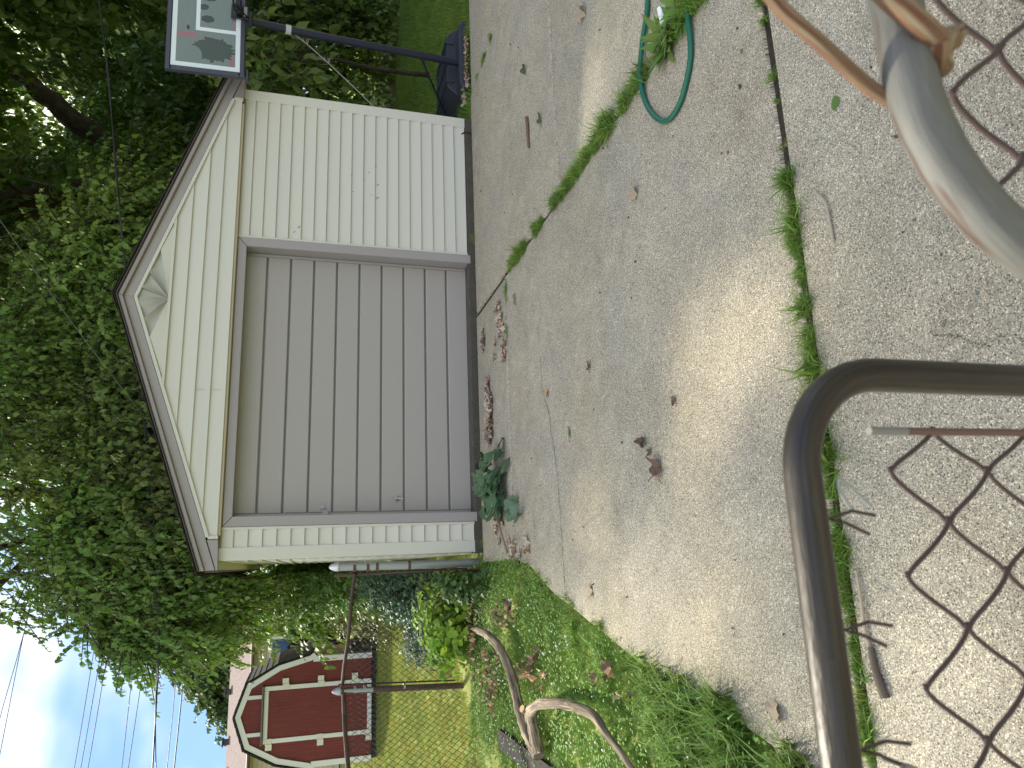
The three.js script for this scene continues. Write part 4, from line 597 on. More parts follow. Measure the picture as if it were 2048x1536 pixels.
function darkTree(name, label, x, z, blobs, seed, twigs, leaf, mat = oakish, h = 4) { const T = group(name, label, 'tree', [0, 0, 0]); limb(T, [[x, -0.05, z], [x + 0.1, h * 0.4, z], [x - 0.1, h * 0.8, z - 0.1], [x, h, z]], 0.16, 0.05, 'trunk'); grow(T, blobs, mat, { seed, twigs, leaf, len: 0.5, step: 0.065, twigsShown: false, gaps: false }); return T; }
darkTree('hedge_tree', 'dark hedge tree behind the basketball pole', 5.6, -6.6, [...blobsIn(61, 26, [5.4, 1.9, -6.4], [2.2, 1.7, 0.8], 0.5, 0.9), ...blobsIn(611, 10, [5.0, 4.4, -7.0], [1.8, 1.2, 0.6], 0.6, 0.9)], 62, 2600, 0.13);
darkTree('hedge_tree', 'dark hedge tree at the far right edge above the lawn', 9.0, -6.2, blobsIn(63, 26, [8.8, 2.2, -6.3], [2.0, 2.0, 0.9], 0.6, 0.9), 64, 2400, 0.13);
darkTree('hedge_tree', 'dark hedge tree filling the gap right behind the garage', 3.2, -8.6, blobsIn(65, 30, [2.8, 2.4, -8.4], [2.4, 2.2, 0.8], 0.6, 0.9), 66, 2400, 0.13);
darkTree('backdrop_tree', 'tall dark tree closing the view behind the leaning trunk', 9, -14, [...blobsIn(67, 54, [9.5, 5.4, -13.5], [7.0, 5.6, 1.4], 1.0, 1.6), ...blobsIn(671, 20, [6.5, 9.5, -13.5], [3.5, 2.5, 1.2], 1.1, 1.6)], 68, 6400, 0.22, oakish, 7);
darkTree('backdrop_tree', 'tall tree behind the garage seen through the mulberry leaves', 2.5, -13, [...blobsIn(69, 26, [2.8, 3.6, -12.8], [3.4, 2.6, 1.2], 0.9, 1.4)], 70, 2600, 0.18, midMat, 5);
darkTree('hedge_tree', 'dark leafy tree left of the garage above the shrubs', -1.4, -7.6, [...blobsIn(71, 22, [-1.5, 1.9, -7.0], [0.9, 1.5, 1.0], 0.45, 0.75)], 72, 1900, 0.12, oakish, 2.5);
{ // low sapling with big leaves beside the pole
  const T = group('sapling', 'young broad leaved sapling growing behind the basketball backboard', 'tree', [0, 0, 0]);
  limb(T, [[5.0, -0.05, -2.2], [4.9, 0.8, -2.1], [4.9, 1.6, -2.0], [4.8, 2.6, -1.9]], 0.035, 0.012, 'trunk');
  grow(T, [[4.6, 2.35, -1.9, 0.42], [4.5, 1.9, -1.8, 0.35], [5.0, 2.2, -1.9, 0.4], [4.3, 2.5, -2.0, 0.4], [4.2, 2.0, -2.0, 0.28], [4.9, 2.8, -2.1, 0.4]], midMat, { seed: 74, twigs: 130, leaf: 0.16, len: 0.4, step: 0.09, gaps: false });
}
{ // tree beyond the house
  const T = group('far_tree', 'rounded tree standing behind the far house roof', 'tree', [0, 0, 0]);
  limb(T, [[-5.6, -0.05, -31], [-5.6, 2, -31], [-5.6, 4, -31]], 0.3, 0.15, 'trunk');
  grow(T, [[-5.6, 6.2, -30.5, 1.1], [-6.3, 5.4, -30.5, 1.2], [-7.2, 4.9, -30.5, 1.0], [-8.0, 4.6, -30.5, 0.7], [-5.0, 5.2, -30.0, 1.3], [-4.4, 6.2, -30.0, 1.4], [-4.2, 4.6, -30, 1.2], [-6.2, 4.4, -30.2, 1.2], [-3.4, 5.4, -30, 1.5], [-7.4, 4.1, -30, 0.8]], farMat, { seed: 76, twigs: 2200, leaf: 0.26, len: 0.7, step: 0.12, twigsShown: false, gaps: false });
}
{ // branch of leaves reaching down at the left, in front of the house
  const T = group('understory_tree', 'slender tree with sunlit small leaves between garage and dark board fence', 'tree', [0, 0, 0]);
  limb(T, [[-2.3, -0.05, -11.5], [-2.35, 1.2, -11.4], [-2.6, 2.3, -11.2], [-3.0, 3.0, -11]], 0.06, 0.02, 'trunk');
  grow(T, [[-2.4, 2.6, -11.2, 0.5], [-2.9, 3.0, -11, 0.5], [-3.2, 3.2, -11, 0.4], [-2.2, 2.0, -11.2, 0.45], [-2.1, 1.5, -11.2, 0.4], [-2.6, 2.2, -11.1, 0.35], [-2.0, 3.0, -11.4, 0.6]], midMat, { seed: 78, twigs: 620, leaf: 0.085, len: 0.35, step: 0.05, gaps: false });
}
// ---------------------------------------------------------------- shrubs and border plants
function shrub(name, label, category, blobs, mat, o) { const T = group(name, label, category, [0, 0, 0]); const [x, y, z] = blobs[0]; limb(T, [[x, -0.05, z], [x + 0.02, y * 0.5, z + 0.01], [x, y, z]], 0.018, 0.006, 'stem'); const s = sprays(blobs, { droop: 0.1, gaps: false, len: 0.22, step: 0.045, ...o }); scatter('foliage', T, o.geo ?? leafB, mat, s.leaves); return T; }
shrub('vine_shrub', 'dark green small leaved vine climbing the garage corner post', 'shrub', [[-1.75, 0.28, 0.02, 0.24], [-1.72, 0.5, 0.05, 0.16], [-1.80, 0.14, 0.10, 0.22], [-1.62, 0.25, 0.14, 0.12], [-1.58, 0.42, 0.10, 0.09], [-1.68, 0.62, 0.06, 0.08], [-1.54, 0.16, 0.12, 0.08]], leafMat(0.07, 0.13, 0.03, 0.45), { seed: 81, twigs: 230, leaf: 0.045, len: 0.16, step: 0.025, geo: leafC });
shrub('lime_shrub', 'bright lime green broad leaved border plant at fence foot', 'plant', [[-2.25, 0.22, -0.60, 0.24], [-2.05, 0.28, -0.55, 0.2], [-2.42, 0.2, -0.75, 0.2], [-1.98, 0.18, -0.40, 0.16], [-2.35, 0.12, -0.45, 0.18], [-2.15, 0.36, -0.65, 0.13]], lime, { seed: 83, twigs: 300, leaf: 0.07, len: 0.2, step: 0.045, geo: leafC });
shrub('teal_shrub', 'grey green fine leaved shrub behind the wire fence', 'shrub', [[-1.95, 0.40, -1.9, 0.27], [-1.88, 0.62, -2.0, 0.24], [-2.12, 0.34, -1.9, 0.22], [-2.05, 0.52, -2.1, 0.2], [-1.85, 0.75, -2.1, 0.16], [-2.2, 0.26, -1.6, 0.17]], teal, { seed: 85, twigs: 620, leaf: 0.05, len: 0.2, step: 0.022 });
shrub('blue_shrub', 'blue green spiky low plant at the lawn edge by the line post', 'shrub', [[-2.42, 0.22, -1.75, 0.22], [-2.52, 0.30, -1.9, 0.18], [-2.36, 0.12, -1.55, 0.2], [-2.55, 0.13, -1.7, 0.16]], spruceMat, { seed: 87, twigs: 320, leaf: 0.075, len: 0.18, step: 0.018, geo: needle, droop: 0.4 });
shrub('olive_shrub', 'yellowish green twiggy shrub between fence and red shed', 'shrub', [[-2.2, 0.6, -4.6, 0.4], [-2.5, 0.4, -4.7, 0.35], [-2.1, 0.95, -4.7, 0.32], [-2.4, 0.8, -4.9, 0.28], [-1.9, 0.5, -4.4, 0.4]], yellowish, { seed: 89, twigs: 560, leaf: 0.045, len: 0.24, step: 0.026 });
shrub('dark_shrub', 'dark shaded shrub beside the garage side wall', 'shrub', [[-1.95, 0.9, -3.9, 0.4], [-1.9, 1.35, -4.2, 0.4], [-1.95, 1.8, -4.4, 0.38], [-2.0, 0.5, -3.4, 0.35], [-2.15, 1.5, -5.2, 0.4], [-2.1, 2.0, -5.4, 0.4]], oakish, { seed: 91, twigs: 700, leaf: 0.075, len: 0.25, step: 0.035, geo: leafA });

shrub('corner_weed', 'little leafy weed growing at the right foot of the garage siding', 'weed', [[2.60, 0.10, 0.10, 0.07], [2.72, 0.07, 0.12, 0.05]], midMat, { seed: 93, twigs: 16, leaf: 0.05, len: 0.12, step: 0.035 });
// ---------------------------------------------------------------- grass
function tuftGeo(blades, seed, spread, bend, wid) {
  const r = rngOf(seed), pos = [], idx = [];
  for (let b = 0; b < blades; b++) { const a = r() * 2 * Math.PI, x0 = (r() - 0.5) * spread, z0 = (r() - 0.5) * spread, h = 0.5 + 0.5 * r(), k = bend * (0.3 + r()), w = wid * (0.6 + 0.6 * r()), dx = Math.cos(a), dz = Math.sin(a), o = pos.length / 3; for (let i = 0; i <= 3; i++) { const t = i / 3, y = h * (t - 0.22 * k * t * t), f = k * h * t * t, ww = w * (1 - t) * 0.5 * (i === 0 ? 0.7 : 1); pos.push(x0 + dx * f - dz * ww, y, z0 + dz * f + dx * ww, x0 + dx * f + dz * ww, y, z0 + dz * f - dx * ww); if (i) { const q = o + i * 2; idx.push(q - 2, q - 1, q, q, q - 1, q + 1); } } }
  const g = new THREE.BufferGeometry(); g.setAttribute('position', new THREE.Float32BufferAttribute(pos, 3)); g.setIndex(idx); g.computeVertexNormals(); return g;
}
const tuftTall = tuftGeo(15, 3, 0.7, 0.75, 0.055), tuftShort = tuftGeo(14, 5, 1.3, 0.55, 0.10), tuftWide = tuftGeo(9, 7, 0.4, 1.1, 0.10);
const grassMat = leafMat(0.185, 0.315, 0.046, 0.42, 0.6), lawnMat = leafMat(0.29, 0.39, 0.085, 0.4, 0.6);
function turf(name, label, mat, geo, n, seed, where, size, y = -0.03, dry = 0.15, lean = 0.35) {
  const r = rngOf(seed), list = []; let guard = 0;
  while (list.length < n && guard++ < n * 6) { const q = where(r); if (!q) continue; const [x, z, k = 1] = q; const v = 0.7 + 0.5 * r() + 0.35 * fbm(x * 1.3, z * 1.3, 4.4, 3), dr = r() < dry ? 1 : 0, a = r() * 6.28; list.push({ p: V(x, y, z), d: V((r() - 0.5) * lean, 1, (r() - 0.5) * lean), n: V(Math.cos(a), 0, Math.sin(a)), s: size * k * (0.55 + 0.8 * r()), c: dr ? [v * 1.5, v * 0.95, v * 1.1] : [v * (0.85 + 0.3 * r()), v, v * (0.7 + 0.5 * r())] }); }
  return tag(scatter(name, null, geo, mat, list), label, 'grass');
}
const fenceLine = (z) => z < -0.99 ? -9 : -2.80 - (z + 0.99) * 0.567;
turf('verge_grass', 'thick unmown grass and clover along the driveway edge', grassMat, tuftTall, 30000, 101, (r) => { const z = -0.6 + r() * 5.9, e = grassEdge(z), x = e + 0.10 - r() * r() * 0.4 - r() * 1.55; const o = e + 0.05 * fbm(z * 5, 1.3, 2, 3) + 0.02; if (x > o || x < fenceLine(z) - 0.4 || (z < 0 && x > -1.62)) return null; const clump = fbm(x * 2.2, z * 2.2, 6.1, 3); if (r() < -clump * 1.4) return null; return [x, z, (0.75 + clump * 1.0) * (0.75 + 0.35 * smooth(2.2, 4, z))]; }, 0.075, -0.03, 0.07);
turf('edge_grass', 'coarse blades of crabgrass leaning over the driveway edge', grassMat, tuftWide, 620, 103, (r) => { const z = 1.4 + Math.pow(r(), 0.6) * 3.8, e = grassEdge(z), x = e + 0.05 - r() * 0.35; if (fbm(z * 4, 4.2, 1, 2) < -0.05) return null; return [x, z, 0.6 + 0.5 * smooth(2.5, 4, z)]; }, 0.14, -0.02, 0.05);
{ // clover leaves and small herbs between the blades
  const r = rngOf(133), list = []; let guard = 0;
  while (list.length < 7000 && guard++ < 2e5) { const z = -0.4 + r() * 5.5, e = grassEdge(z), x = e + 0.04 - r() * 1.7; if (x < fenceLine(z) - 0.2 || (z < 0.05 && x > -1.65)) continue; const c = fbm(x * 1.6, z * 1.6, 2.4, 3); if (r() > 0.45 + c * 1.6) continue; const a = r() * 6.28, v = 0.8 + 0.5 * r(); list.push({ p: V(x, 0.01 + 0.045 * r(), z), d: V(Math.cos(a), 0.25 * r(), Math.sin(a)), n: V((r() - 0.5) * 0.8, 1, (r() - 0.5) * 0.8), s: 0.010 + 0.010 * r(), c: [v * (0.8 + 0.5 * r()), v, v * 0.9] }); }
  tag(scatter('clover_leaves', null, leafC, leafMat(0.12, 0.25, 0.045, 0.35, 0.85), list), 'low clover leaves spread through the verge grass', 'clover');
}
turf('lawn_grass', "short sunlit mown grass of the neighbour's lawn", lawnMat, tuftShort, 60000, 105, (r) => { const z = -21 + Math.pow(r(), 0.55) * 24.5, x = -1.7 - r() * 6; if (x > fenceLine(z) && z > -0.99) return null; if (z > -1.2 && x > -2.7) return null; return [x, z]; }, 0.045, -0.03, 0.35);
turf('shade_grass', 'shaded green grass right of the garage', grassMat, tuftShort, 16000, 107, (r) => { const x = 2.9 + r() * 6, z = 0.12 - r() * 6; return [x, z]; }, 0.08, -0.03, 0.12);
// tufts rooted in the slab joints, in ragged clumps
const clumps = []; { const r = rngOf(130); const add = (x, z, w, n, k) => clumps.push([x, z, w, n, k]);
  for (let i = 0; i < 52; i++) { const x = -2.35 + 1.95 * r(); add(x, 4.637, 0.02 + 0.06 * r() * r(), 0.2 + 0.8 * r() * r(), 0.5 + 0.85 * r()); } for (const [x, k] of [[-0.56, 0.9], [-0.02, 0.9], [0.22, 0.9], [0.30, 1.1], [-0.30, 0.6], [-0.12, 0.5]]) add(x, 4.637, 0.02, 0.2, k);
  for (let i = 0; i < 62; i++) { const z = 1.3 + 3.3 * r(); if (Math.abs(z - 3.05) < 0.06 || Math.abs(z - 1.9) < 0.05) continue; add(0.64, z, 0.04 + 0.07 * r(), 0.5 + 0.5 * r(), 0.6 + 0.75 * r()); }
  for (let i = 0; i < 6; i++) add(0.1 + 0.5 * r(), 1.14 + 0.04 * r(), 0.06, 0.4, 0.55); for (let i = 0; i < 5; i++) add(3.05, 0.3 + 0.7 * r(), 0.05, 0.5, 0.7); add(1.42, 0.135, 0.07, 0.8, 0.7); add(1.62, 0.135, 0.03, 0.3, 0.5); add(-1.5, 0.12, 0.08, 0.5, 0.7); }
const inClump = (r) => { const [x, z, w, n, k] = clumps[r() * clumps.length | 0]; if (r() > n) return null; const q = x === 0.64 || x === 3.05, a = (r() + r() - 1) * w, b = (r() - 0.5) * (q ? 0.075 : 0.04); return [x + (q ? b : a), z + (q ? a : b), k * (0.4 + 0.7 * r())]; };
turf('joint_grass', 'grass and weeds growing in the concrete joints', grassMat, tuftTall, 2900, 109, inClump, 0.075, -0.012, 0.08, 1.5);
turf('joint_weeds', 'broad leaved weeds between the driveway slabs', grassMat, tuftWide, 420, 111, inClump, 0.10, -0.012, 0.05, 1.2);
{ // clover heads
  const r = rngOf(120), list = []; const g = new THREE.IcosahedronGeometry(1, 1); while (list.length < 170) { const z = 0.3 + r() * 4.6, x = grassEdge(z) - 0.1 - r() * 1.3; if (x < fenceLine(z) || fbm(x * 1.7, z * 1.7, 3.3, 2) < 0) continue; list.push({ p: V(x, 0.045 + r() * 0.04, z), d: V(0, 1, 0), n: V(0, 0, 1), s: 0.0035 + r() * 0.0045 }); }
  tag(scatter('clover_flowers', null, g, std(lin(0.62, 0.62, 0.56), 0.9), list), 'small white clover flowers dotted through the verge grass', 'flowers');
}

// ---------------------------------------------------------------- things lying about
function leafPlate(len, wid, curl, seed, lobes = 0) { // a single dry leaf: ragged outline, cupped and creased
  const r = rngOf(seed), n = 26, RG = 4, pos = [0, 0, 0], idx = [];
  for (let ring = 1; ring <= RG; ring++) for (let i = 0; i < n; i++) { const a = i / n * 2 * Math.PI, t = ring / RG, q = (1 + lobes * 0.35 * t * Math.cos(a * 5) + (ring === RG ? (r() - 0.5) * 0.16 : 0)), x = Math.cos(a) * len / 2 * t * q, z = Math.sin(a) * wid / 2 * t * q * (1 - 0.35 * Math.cos(a)); pos.push(x, curl * t * t * len * (0.45 + 0.5 * Math.sin(a * 2 + seed) + 0.3 * Math.sin(a * 5 + seed * 2)) + curl * 0.05 * len * r() * t + 0.003, z); }
  for (let i = 0; i < n; i++) { const j = (i + 1) % n; idx.push(0, 1 + j, 1 + i); for (let k = 0; k < RG - 1; k++) { const o = 1 + k * n; idx.push(o + i, o + j, o + n + j, o + i, o + n + j, o + n + i); } }
  let lo = 9; for (let i = 1; i < pos.length; i += 3) lo = Math.min(lo, pos[i]); for (let i = 1; i < pos.length; i += 3) pos[i] -= lo;
  const g = new THREE.BufferGeometry(); g.setAttribute('position', new THREE.Float32BufferAttribute(pos, 3)); g.setIndex(idx); g.computeVertexNormals(); return g;
}
const dry = { brown: std(lin(0.095, 0.055, 0.038), 0.85, { side: THREE.DoubleSide }), pale: std(lin(0.40, 0.31, 0.22), 0.85, { side: THREE.DoubleSide }), pinkish: std(lin(0.36, 0.275, 0.19), 0.85, { side: THREE.DoubleSide }), amber: std(lin(0.42, 0.24, 0.08), 0.8, { side: THREE.DoubleSide }), orange: std(lin(0.34, 0.115, 0.035), 0.8, { side: THREE.DoubleSide }), green: leafMat(0.12, 0.22, 0.05, 0.3), olive: leafMat(0.10, 0.13, 0.04, 0.3) };
const stemGeo = (L, c) => tube(curve([[0, 0.004, 0], [-L * 0.5, 0.006 + c, L * 0.1], [-L, 0.004, L * 0.25]], 6), 0.0012, 5);
function fallen(x, z, len, wid, curl, turn, mat, seed, label, lobes = 0) { const g = group('fallen_leaf', label, 'leaf', [x, 0.003, z]); g.rotation.y = turn; put('blade', leafPlate(len, wid, curl, seed, lobes), mat, g); const st = put('stalk', stemGeo(len * 0.45, 0.004), mat, g); st.position.x = -len * 0.42; }
fallen(-1.27, 3.52, 0.105, 0.095, 0.30, 0.4, dry.brown, 1, 'largest curled dark brown leaf in the middle of the driveway', 0.5);
fallen(-1.13, 3.40, 0.075, 0.05, 0.30, 1.2, dry.brown, 2, 'dark brown curled leaf just above the largest one');
fallen(-1.19, 3.46, 0.04, 0.03, 0.3, 2.2, dry.brown, 3, 'tiny dark brown fragment between the two brown leaves');
fallen(0.11, 3.53, 0.085, 0.06, 0.25, 0.9, dry.pinkish, 4, 'pinkish tan dry leaf below the diagonal grassy joint', 0.3);
fallen(1.57, 3.07, 0.125, 0.075, 0.28, 0.3, dry.pinkish, 5, 'pale tan curled leaf near the right edge of the driveway', 0.3);
fallen(-1.00, 3.73, 0.045, 0.03, 0.2, 0.8, dry.brown, 6, 'small ragged brown leaf beside the bright sun patch', 0.6);
fallen(-0.59, 2.81, 0.055, 0.03, 0.25, 0.1, dry.brown, 7, 'small russet leaf in the middle of the centre slab');
fallen(-0.91, 2.43, 0.075, 0.028, 0.06, 0.1, dry.green, 8, 'single narrow fresh green leaf on the centre slab');
fallen(-0.58, 2.07, 0.055, 0.028, 0.25, 0.3, dry.amber, 9, 'small amber leaf beside the hairline crack');
fallen(0.33, 1.42, 0.14, 0.026, 0.15, 0.35, dry.pale, 10, 'long pale rolled leaf near the corner of the joints');
fallen(2.02, 1.93, 0.10, 0.045, 0.25, 0.2, dry.olive, 11, 'dark olive leaf on the far right slab near the top edge');
fallen(1.40, 2.22, 0.10, 0.035, 0.2, 0.1, dry.olive, 12, 'olive green twin leaf on the right slab beside the straight joint');
fallen(-0.02, 1.10, 0.06, 0.05, 0.15, 0.6, dry.orange, 13, 'bright orange leaf lying on the joint before the garage door');
fallen(-1.84, 2.62, 0.075, 0.055, 0.2, 0.2, dry.pinkish, 14, 'pinkish leaf resting on the grass edge half way down');
fallen(-2.18, 4.22, 0.075, 0.055, 0.25, 0.7, dry.pinkish, 15, 'pinkish leaf at the lower grass corner of the driveway');
fallen(-0.31, 4.90, 0.045, 0.035, 0.02, 0.0, dry.green, 16, 'square torn piece of green leaf beside the pale gate tube');
{ // leaf litter swept together before the door
  const r = rngOf(140), list = [], g = leafPlate(1, 0.75, 0.3, 21, 0.3), g2 = leafPlate(1, 0.5, 0.4, 22, 0.2);
  const heap = (cx, cz, rx, rz, n, s) => { for (let i = 0; i < n; i++) { const a = r() * 6.28, q = Math.sqrt(r()); const x = cx + Math.cos(a) * q * rx, z = cz + Math.sin(a) * q * rz; list.push({ p: V(x, 0.006 + 0.03 * (1 - q) * r(), z), d: V(r() - 0.5, 1.6, r() - 0.5), n: dirRand(r), s: s * (0.5 + r()), c: r() < 0.55 ? [0.42, 0.34, 0.27] : r() < 0.6 ? [0.20, 0.13, 0.09] : [0.42, 0.26, 0.16] }); } };
  heap(-0.55, 0.55, 0.12, 0.08, 26, 0.08); heap(-0.35, 0.58, 0.12, 0.07, 20, 0.075); heap(-0.18, 0.52, 0.08, 0.06, 14, 0.06); heap(0.30, 0.40, 0.14, 0.05, 16, 0.055); heap(0.32, 0.98, 0.16, 0.10, 22, 0.055); heap(0.08, 1.08, 0.18, 0.05, 14, 0.05); heap(0.08, 0.78, 0.10, 0.06, 6, 0.05); heap(-1.38, 0.75, 0.16, 0.12, 16, 0.07); heap(-1.55, 1.25, 0.10, 0.3, 16, 0.06);
  heap(3.25, -0.02, 0.16, 0.14, 34, 0.075); heap(3.55, 0.08, 0.25, 0.06, 20, 0.06);
  const lit = scatter('leaf_litter', null, g, std(0xffffff, 0.9, { side: THREE.DoubleSide }), list); tag(lit, 'dry brown leaves blown together before the garage door and hoop base', 'leaves');
  const l2 = [], heap2 = (cx, cz, rx, rz, n, s) => { for (let i = 0; i < n; i++) { const a = r() * 6.28, q = Math.sqrt(r()), lx = cx + Math.cos(a) * q * rx, lz = cz + Math.sin(a) * q * rz; if (lx > grassEdge(lz) - 0.08) continue; l2.push({ p: V(lx, 0.02 + 0.04 * r(), lz), d: V(r() - 0.5, 1.4, r() - 0.5), n: dirRand(r), s: s * (0.5 + r()), c: r() < 0.75 ? [0.30 + 0.14 * r(), 0.235 + 0.07 * r(), 0.15] : [0.15, 0.10, 0.065] }); } };
  heap2(-2.62, 0.35, 0.28, 0.30, 34, 0.065); heap2(-2.42, 1.0, 0.07, 0.5, 18, 0.055); heap2(-2.05, 0.9, 0.10, 0.3, 22, 0.07); heap2(-2.35, 1.75, 0.12, 0.3, 12, 0.08); heap2(-2.3, -0.15, 0.4, 0.15, 30, 0.07); heap2(-2.2, 3.2, 0.3, 0.6, 10, 0.07);
  tag(scatter('verge_litter', null, g2, std(0xffffff, 0.9, { side: THREE.DoubleSide }), l2), 'brown dead leaves lying in the verge grass around the driftwood', 'leaves');
}
{ // broken leafy branch at the corner of the apron
  const B = group('broken_branch', 'broken branch with big drooping green leaves before the garage corner', 'branch', [0, 0, 0]), r = rngOf(150);
  const bark = std(lin(0.24, 0.17, 0.11), 0.9), lm = [leafMat(0.052, 0.105, 0.05, 0.2, 0.45), leafMat(0.07, 0.13, 0.06, 0.2, 0.45), leafMat(0.11, 0.165, 0.11, 0.2, 0.5)];
  const stem = curve([[-1.60, 0.02, 0.99], [-1.42, 0.05, 0.91], [-1.30, 0.06, 0.84], [-1.20, 0.07, 0.79], [-1.08, 0.06, 0.74]], 16); put('stem', tube(stem, stem.map((_, i) => 0.011 - 0.0004 * i), 8), bark, B);
  put('stem', tube(curve([[-1.20, 0.07, 0.79], [-1.14, 0.09, 0.90], [-1.08, 0.08, 0.98]], 8), 0.005, 6), bark, B); put('stem', tube(curve([[-1.33, 0.055, 0.86], [-1.28, 0.07, 0.66], [-1.22, 0.06, 0.52]], 8), 0.004, 6), bark, B);
  const big = leafGeo(0.86, 0.22, 0.3, 1), sh = std(lin(0.30, 0.36, 0.14), 0.7);
  const spot = (x, y, z, s, dx, dz, k) => { const m = put('leaf', big, lm[k], B); m.position.set(x, y, z); const Y = V(dx, -0.25 + 0.3 * r(), dz).normalize(), Z = V((r() - 0.5) * 0.9, 1, (r() - 0.5) * 0.9 + 0.35); Z.addScaledVector(Y, -Z.dot(Y)).normalize(); m.quaternion.setFromRotationMatrix(new THREE.Matrix4().makeBasis(Y.clone().cross(Z), Y, Z)); m.scale.setScalar(s); put('leaf_stalk', tube([[0, -0.25, 0.06], [0, -0.1, 0.03], [0, 0, 0], [0, 0.35, -0.02]], 0.010, 5), sh, m); };
  for (let i = 0; i < 84; i++) { const t = Math.pow(r(), 0.8), a = r() * 6.28; spot(-0.80 - 0.52 * t + (r() - 0.5) * 0.10, 0.05 + 0.17 * r() * (1 - Math.abs(t - 0.4)), 0.76 + Math.cos(a) * 0.30 * (1 - 0.45 * t) * Math.sqrt(r()) + 0.06, 0.085 + 0.05 * r(), Math.cos(a) * 0.6 + 0.35, Math.sin(a) * 0.7 + 0.25, r() < 0.5 ? 0 : 1); }
  for (let i = 0; i < 9; i++) spot(-1.38 + 0.16 * r(), 0.04 + 0.06 * r(), 1.12 + 0.26 * r(), 0.08 + 0.04 * r(), -0.3 + 0.8 * r(), 0.3 + r() * 0.4, r() < 0.5 ? 2 : 1);
}
{ // driftwood limb lying in the grass
  const D = group('driftwood_limb', 'bleached forked dead limb lying in the verge grass', 'branch', [0, 0, 0]);
  const wood = std(lin(1, 1, 1), 0.85, { map: tex(512, 512, (x, y) => { const u = x / 512, v = y / 512, a = wrapNoise(u, v * 0.3, 20, 4.4), b = wrapNoise(u, v, 6, 2.4), k = clamp(0.5 + a * 1.6 + b * 1.3); return [0.24 + 0.42 * k, 0.20 + 0.39 * k, 0.15 + 0.34 * k]; }), bumpMap: barkMap, bumpScale: 0.006 }), cut = std(lin(0.50, 0.34, 0.16), 0.85);
  const arm = (pts, r0, r1, seed) => { const P = curve(pts, 40), n = rngOf(seed); return tube(P, P.map((_, i) => (r0 + (r1 - r0) * i / 40) * (0.86 + 0.26 * n())), 14); };
  put('limb', arm([[-2.205, 0.13, 0.42], [-2.22, 0.125, 0.70], [-2.29, 0.115, 1.03], [-2.41, 0.10, 1.22], [-2.55, 0.09, 1.33], [-2.68, 0.08, 1.40], [-2.80, 0.07, 1.55], [-2.88, 0.05, 1.68]], 0.030, 0.040, 5), wood, D);
  put('limb', arm([[-2.84, 0.06, 1.70], [-2.70, 0.10, 1.74], [-2.60, 0.13, 1.80], [-2.52, 0.14, 1.98], [-2.46, 0.13, 2.30], [-2.43, 0.12, 2.60], [-2.445, 0.10, 2.82], [-2.50, 0.09, 2.92], [-2.56, 0.07, 3.03], [-2.64, 0.05, 3.16]], 0.043, 0.013, 6), wood, D);
  put('stub', tube([[-2.60, 0.12, 1.74], [-2.575, 0.175, 1.76]], [0.03, 0.024], 12), wood, D); put('cut_face', tube([[-2.575, 0.1745, 1.76], [-2.574, 0.1765, 1.7607]], 0.022, 12), cut, D);
  put('cut_face', tube([[-2.204, 0.1302, 0.418], [-2.2035, 0.1305, 0.412]], 0.029, 14), std(lin(0.62, 0.52, 0.38), 0.85), D);
}
tag(put('landscape_timber', boxAt(-0.07, 0.07, -0.03, 0.075, -0.9, 0.9, 0.012).rotateY(0.02).translate(-3.0, -0.06, 1.4), std(lin(0.07, 0.065, 0.06), 0.95, { map: barkMap })), 'dark weathered landscape timber half buried in the grass', 'timber');
{ // crumbs of bark and grit blown over the slabs
  const r = rngOf(171), list = []; for (let i = 0; i < 150; i++) { const x = -2.0 + r() * 4.6, z = 0.4 + r() * 5.2; if (x < grassEdge(z) + 0.05) continue; list.push({ p: V(x, 0.006, z), d: V(r() - 0.5, 0.3 * r(), r() - 0.5), n: V(0, 1, 0), s: 0.006 + 0.016 * r() * r(), w: 0.5 + r(), c: r() < 0.7 ? [0.07, 0.05, 0.038] : [0.20, 0.15, 0.09] }); }
  tag(scatter('ground_debris', null, new THREE.DodecahedronGeometry(0.5, 0).scale(0.7, 1, 0.45), std(0xffffff, 0.95), list), 'dark crumbs of bark and grit scattered over the driveway', 'debris');
}
{ // garden hose loop
  const hz = curve([[1.5, 0.014, 3.78], [0.98, 0.014, 3.86], [0.78, 0.022, 3.78], [0.64, 0.024, 3.735], [0.50, 0.014, 3.74], [0.38, 0.013, 3.80], [0.29, 0.013, 3.88], [0.255, 0.013, 3.96], [0.275, 0.013, 4.05], [0.33, 0.013, 4.11], [0.42, 0.013, 4.165], [0.60, 0.02, 4.19], [0.72, 0.02, 4.20], [1.0, 0.014, 4.24], [1.5, 0.014, 4.3]], 110);
  const h = group('garden_hose', 'dark green garden hose lying in a loop on the driveway', 'hose', [0, 0, 0]);
  put('hose_tube', tube(hz, 0.0125, 12), std(lin(0.006, 0.105, 0.062), 0.45), h);
  const f = put('hose_fitting', tube([[0.70, 0.03, 4.02], [0.66, 0.028, 4.02], [0.655, 0.028, 4.02], [0.62, 0.028, 4.02]], [0.02, 0.02, 0.016, 0.016], 14), M.white, h); f.position.set(0.10, 0, -0.02);
}
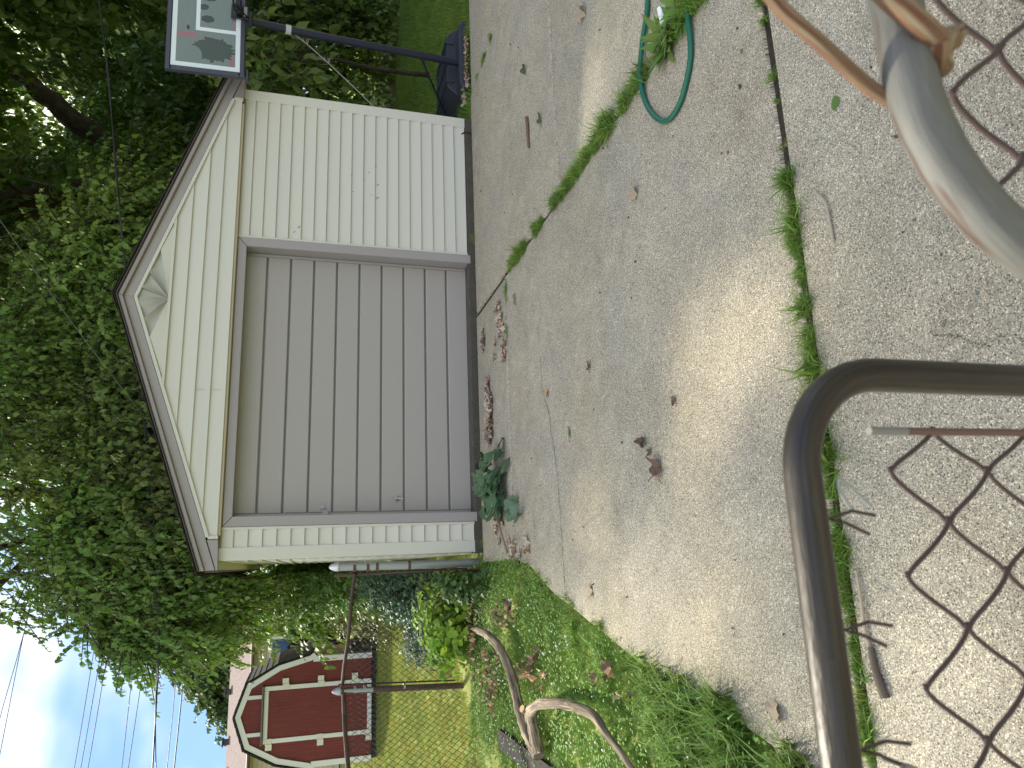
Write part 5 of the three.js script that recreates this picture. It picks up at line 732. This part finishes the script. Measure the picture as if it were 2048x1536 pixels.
{ // weed clump by the hose
  const W = group('weed_clump', 'leafy dandelion weed clump inside the hose loop', 'weed', [0, 0, 0]), r = rngOf(160), list = [];
  for (let c = 0; c < 7; c++) { const cx = 0.66 + (r() - 0.5) * 0.09, cz = 3.88 + 0.36 * r(); for (let i = 0; i < 14; i++) { const a = r() * 6.28, e = 0.2 + 0.8 * r(); list.push({ p: V(cx + Math.cos(a) * 0.01, 0.0, cz + Math.sin(a) * 0.01), d: V(Math.cos(a), e, Math.sin(a)), n: V(0, 1, 0), s: 0.08 + 0.08 * r(), w: 0.6, c: [0.8 + 0.5 * r(), 0.9 + 0.3 * r(), 0.7] }); } }
  scatter('foliage', W, leafB, leafMat(0.13, 0.22, 0.05, 0.35), list);
}
function stick(pts, r0, r1, label, mat, knots = 0) { const P = curve(pts, 24), n = rngOf(pts.length * 13 + knots); const g = group('stick', label, 'stick', [0, 0, 0]); put('shaft', tube(P, P.map((_, i) => (r0 + (r1 - r0) * i / 24) * (0.85 + 0.3 * n())), 8), mat, g); for (let k = 0; k < knots; k++) { const p = P[3 + k * 4]; put('bud', tube([[p.x, p.y, p.z], [p.x + 0.006, p.y + 0.004, p.z - 0.004]], [0.0035, 0.002], 6), mat, g); } }
stick([[-0.545, 0.010, 4.765], [-0.60, 0.011, 4.80], [-0.66, 0.010, 4.805], [-0.735, 0.008, 4.805]], 0.0035, 0.0055, 'short knobbly grey twig below the grassy joint', std(lin(0.34, 0.29, 0.23), 0.9), 5);
stick([[-1.72, 0.012, 4.700], [-1.80, 0.014, 4.705], [-1.88, 0.012, 4.70], [-1.95, 0.010, 4.71]], 0.004, 0.006, 'pale twig lying in the lower end of the grassy joint', std(lin(0.36, 0.29, 0.22), 0.9), 2);
stick([[-1.93, 0.012, 4.712], [-1.99, 0.014, 4.72], [-2.06, 0.013, 4.74]], 0.008, 0.012, 'dark rotten bark stick at the lower end of the joint', std(lin(0.11, 0.085, 0.065), 0.95), 1);
stick([[1.60, 0.012, 1.93], [1.52, 0.014, 1.95], [1.42, 0.012, 1.945], [1.33, 0.010, 1.95]], 0.013, 0.011, 'short thick brown stick on the right slab', std(lin(0.15, 0.09, 0.06), 0.9), 1);
stick([[3.25, 0.03, -0.55], [3.10, 0.05, -0.60], [2.98, 0.03, -0.75]], 0.012, 0.009, 'dark stick on the shaded grass by the hoop', std(lin(0.05, 0.04, 0.03), 0.9), 0);
renderer.render(scene, camera);
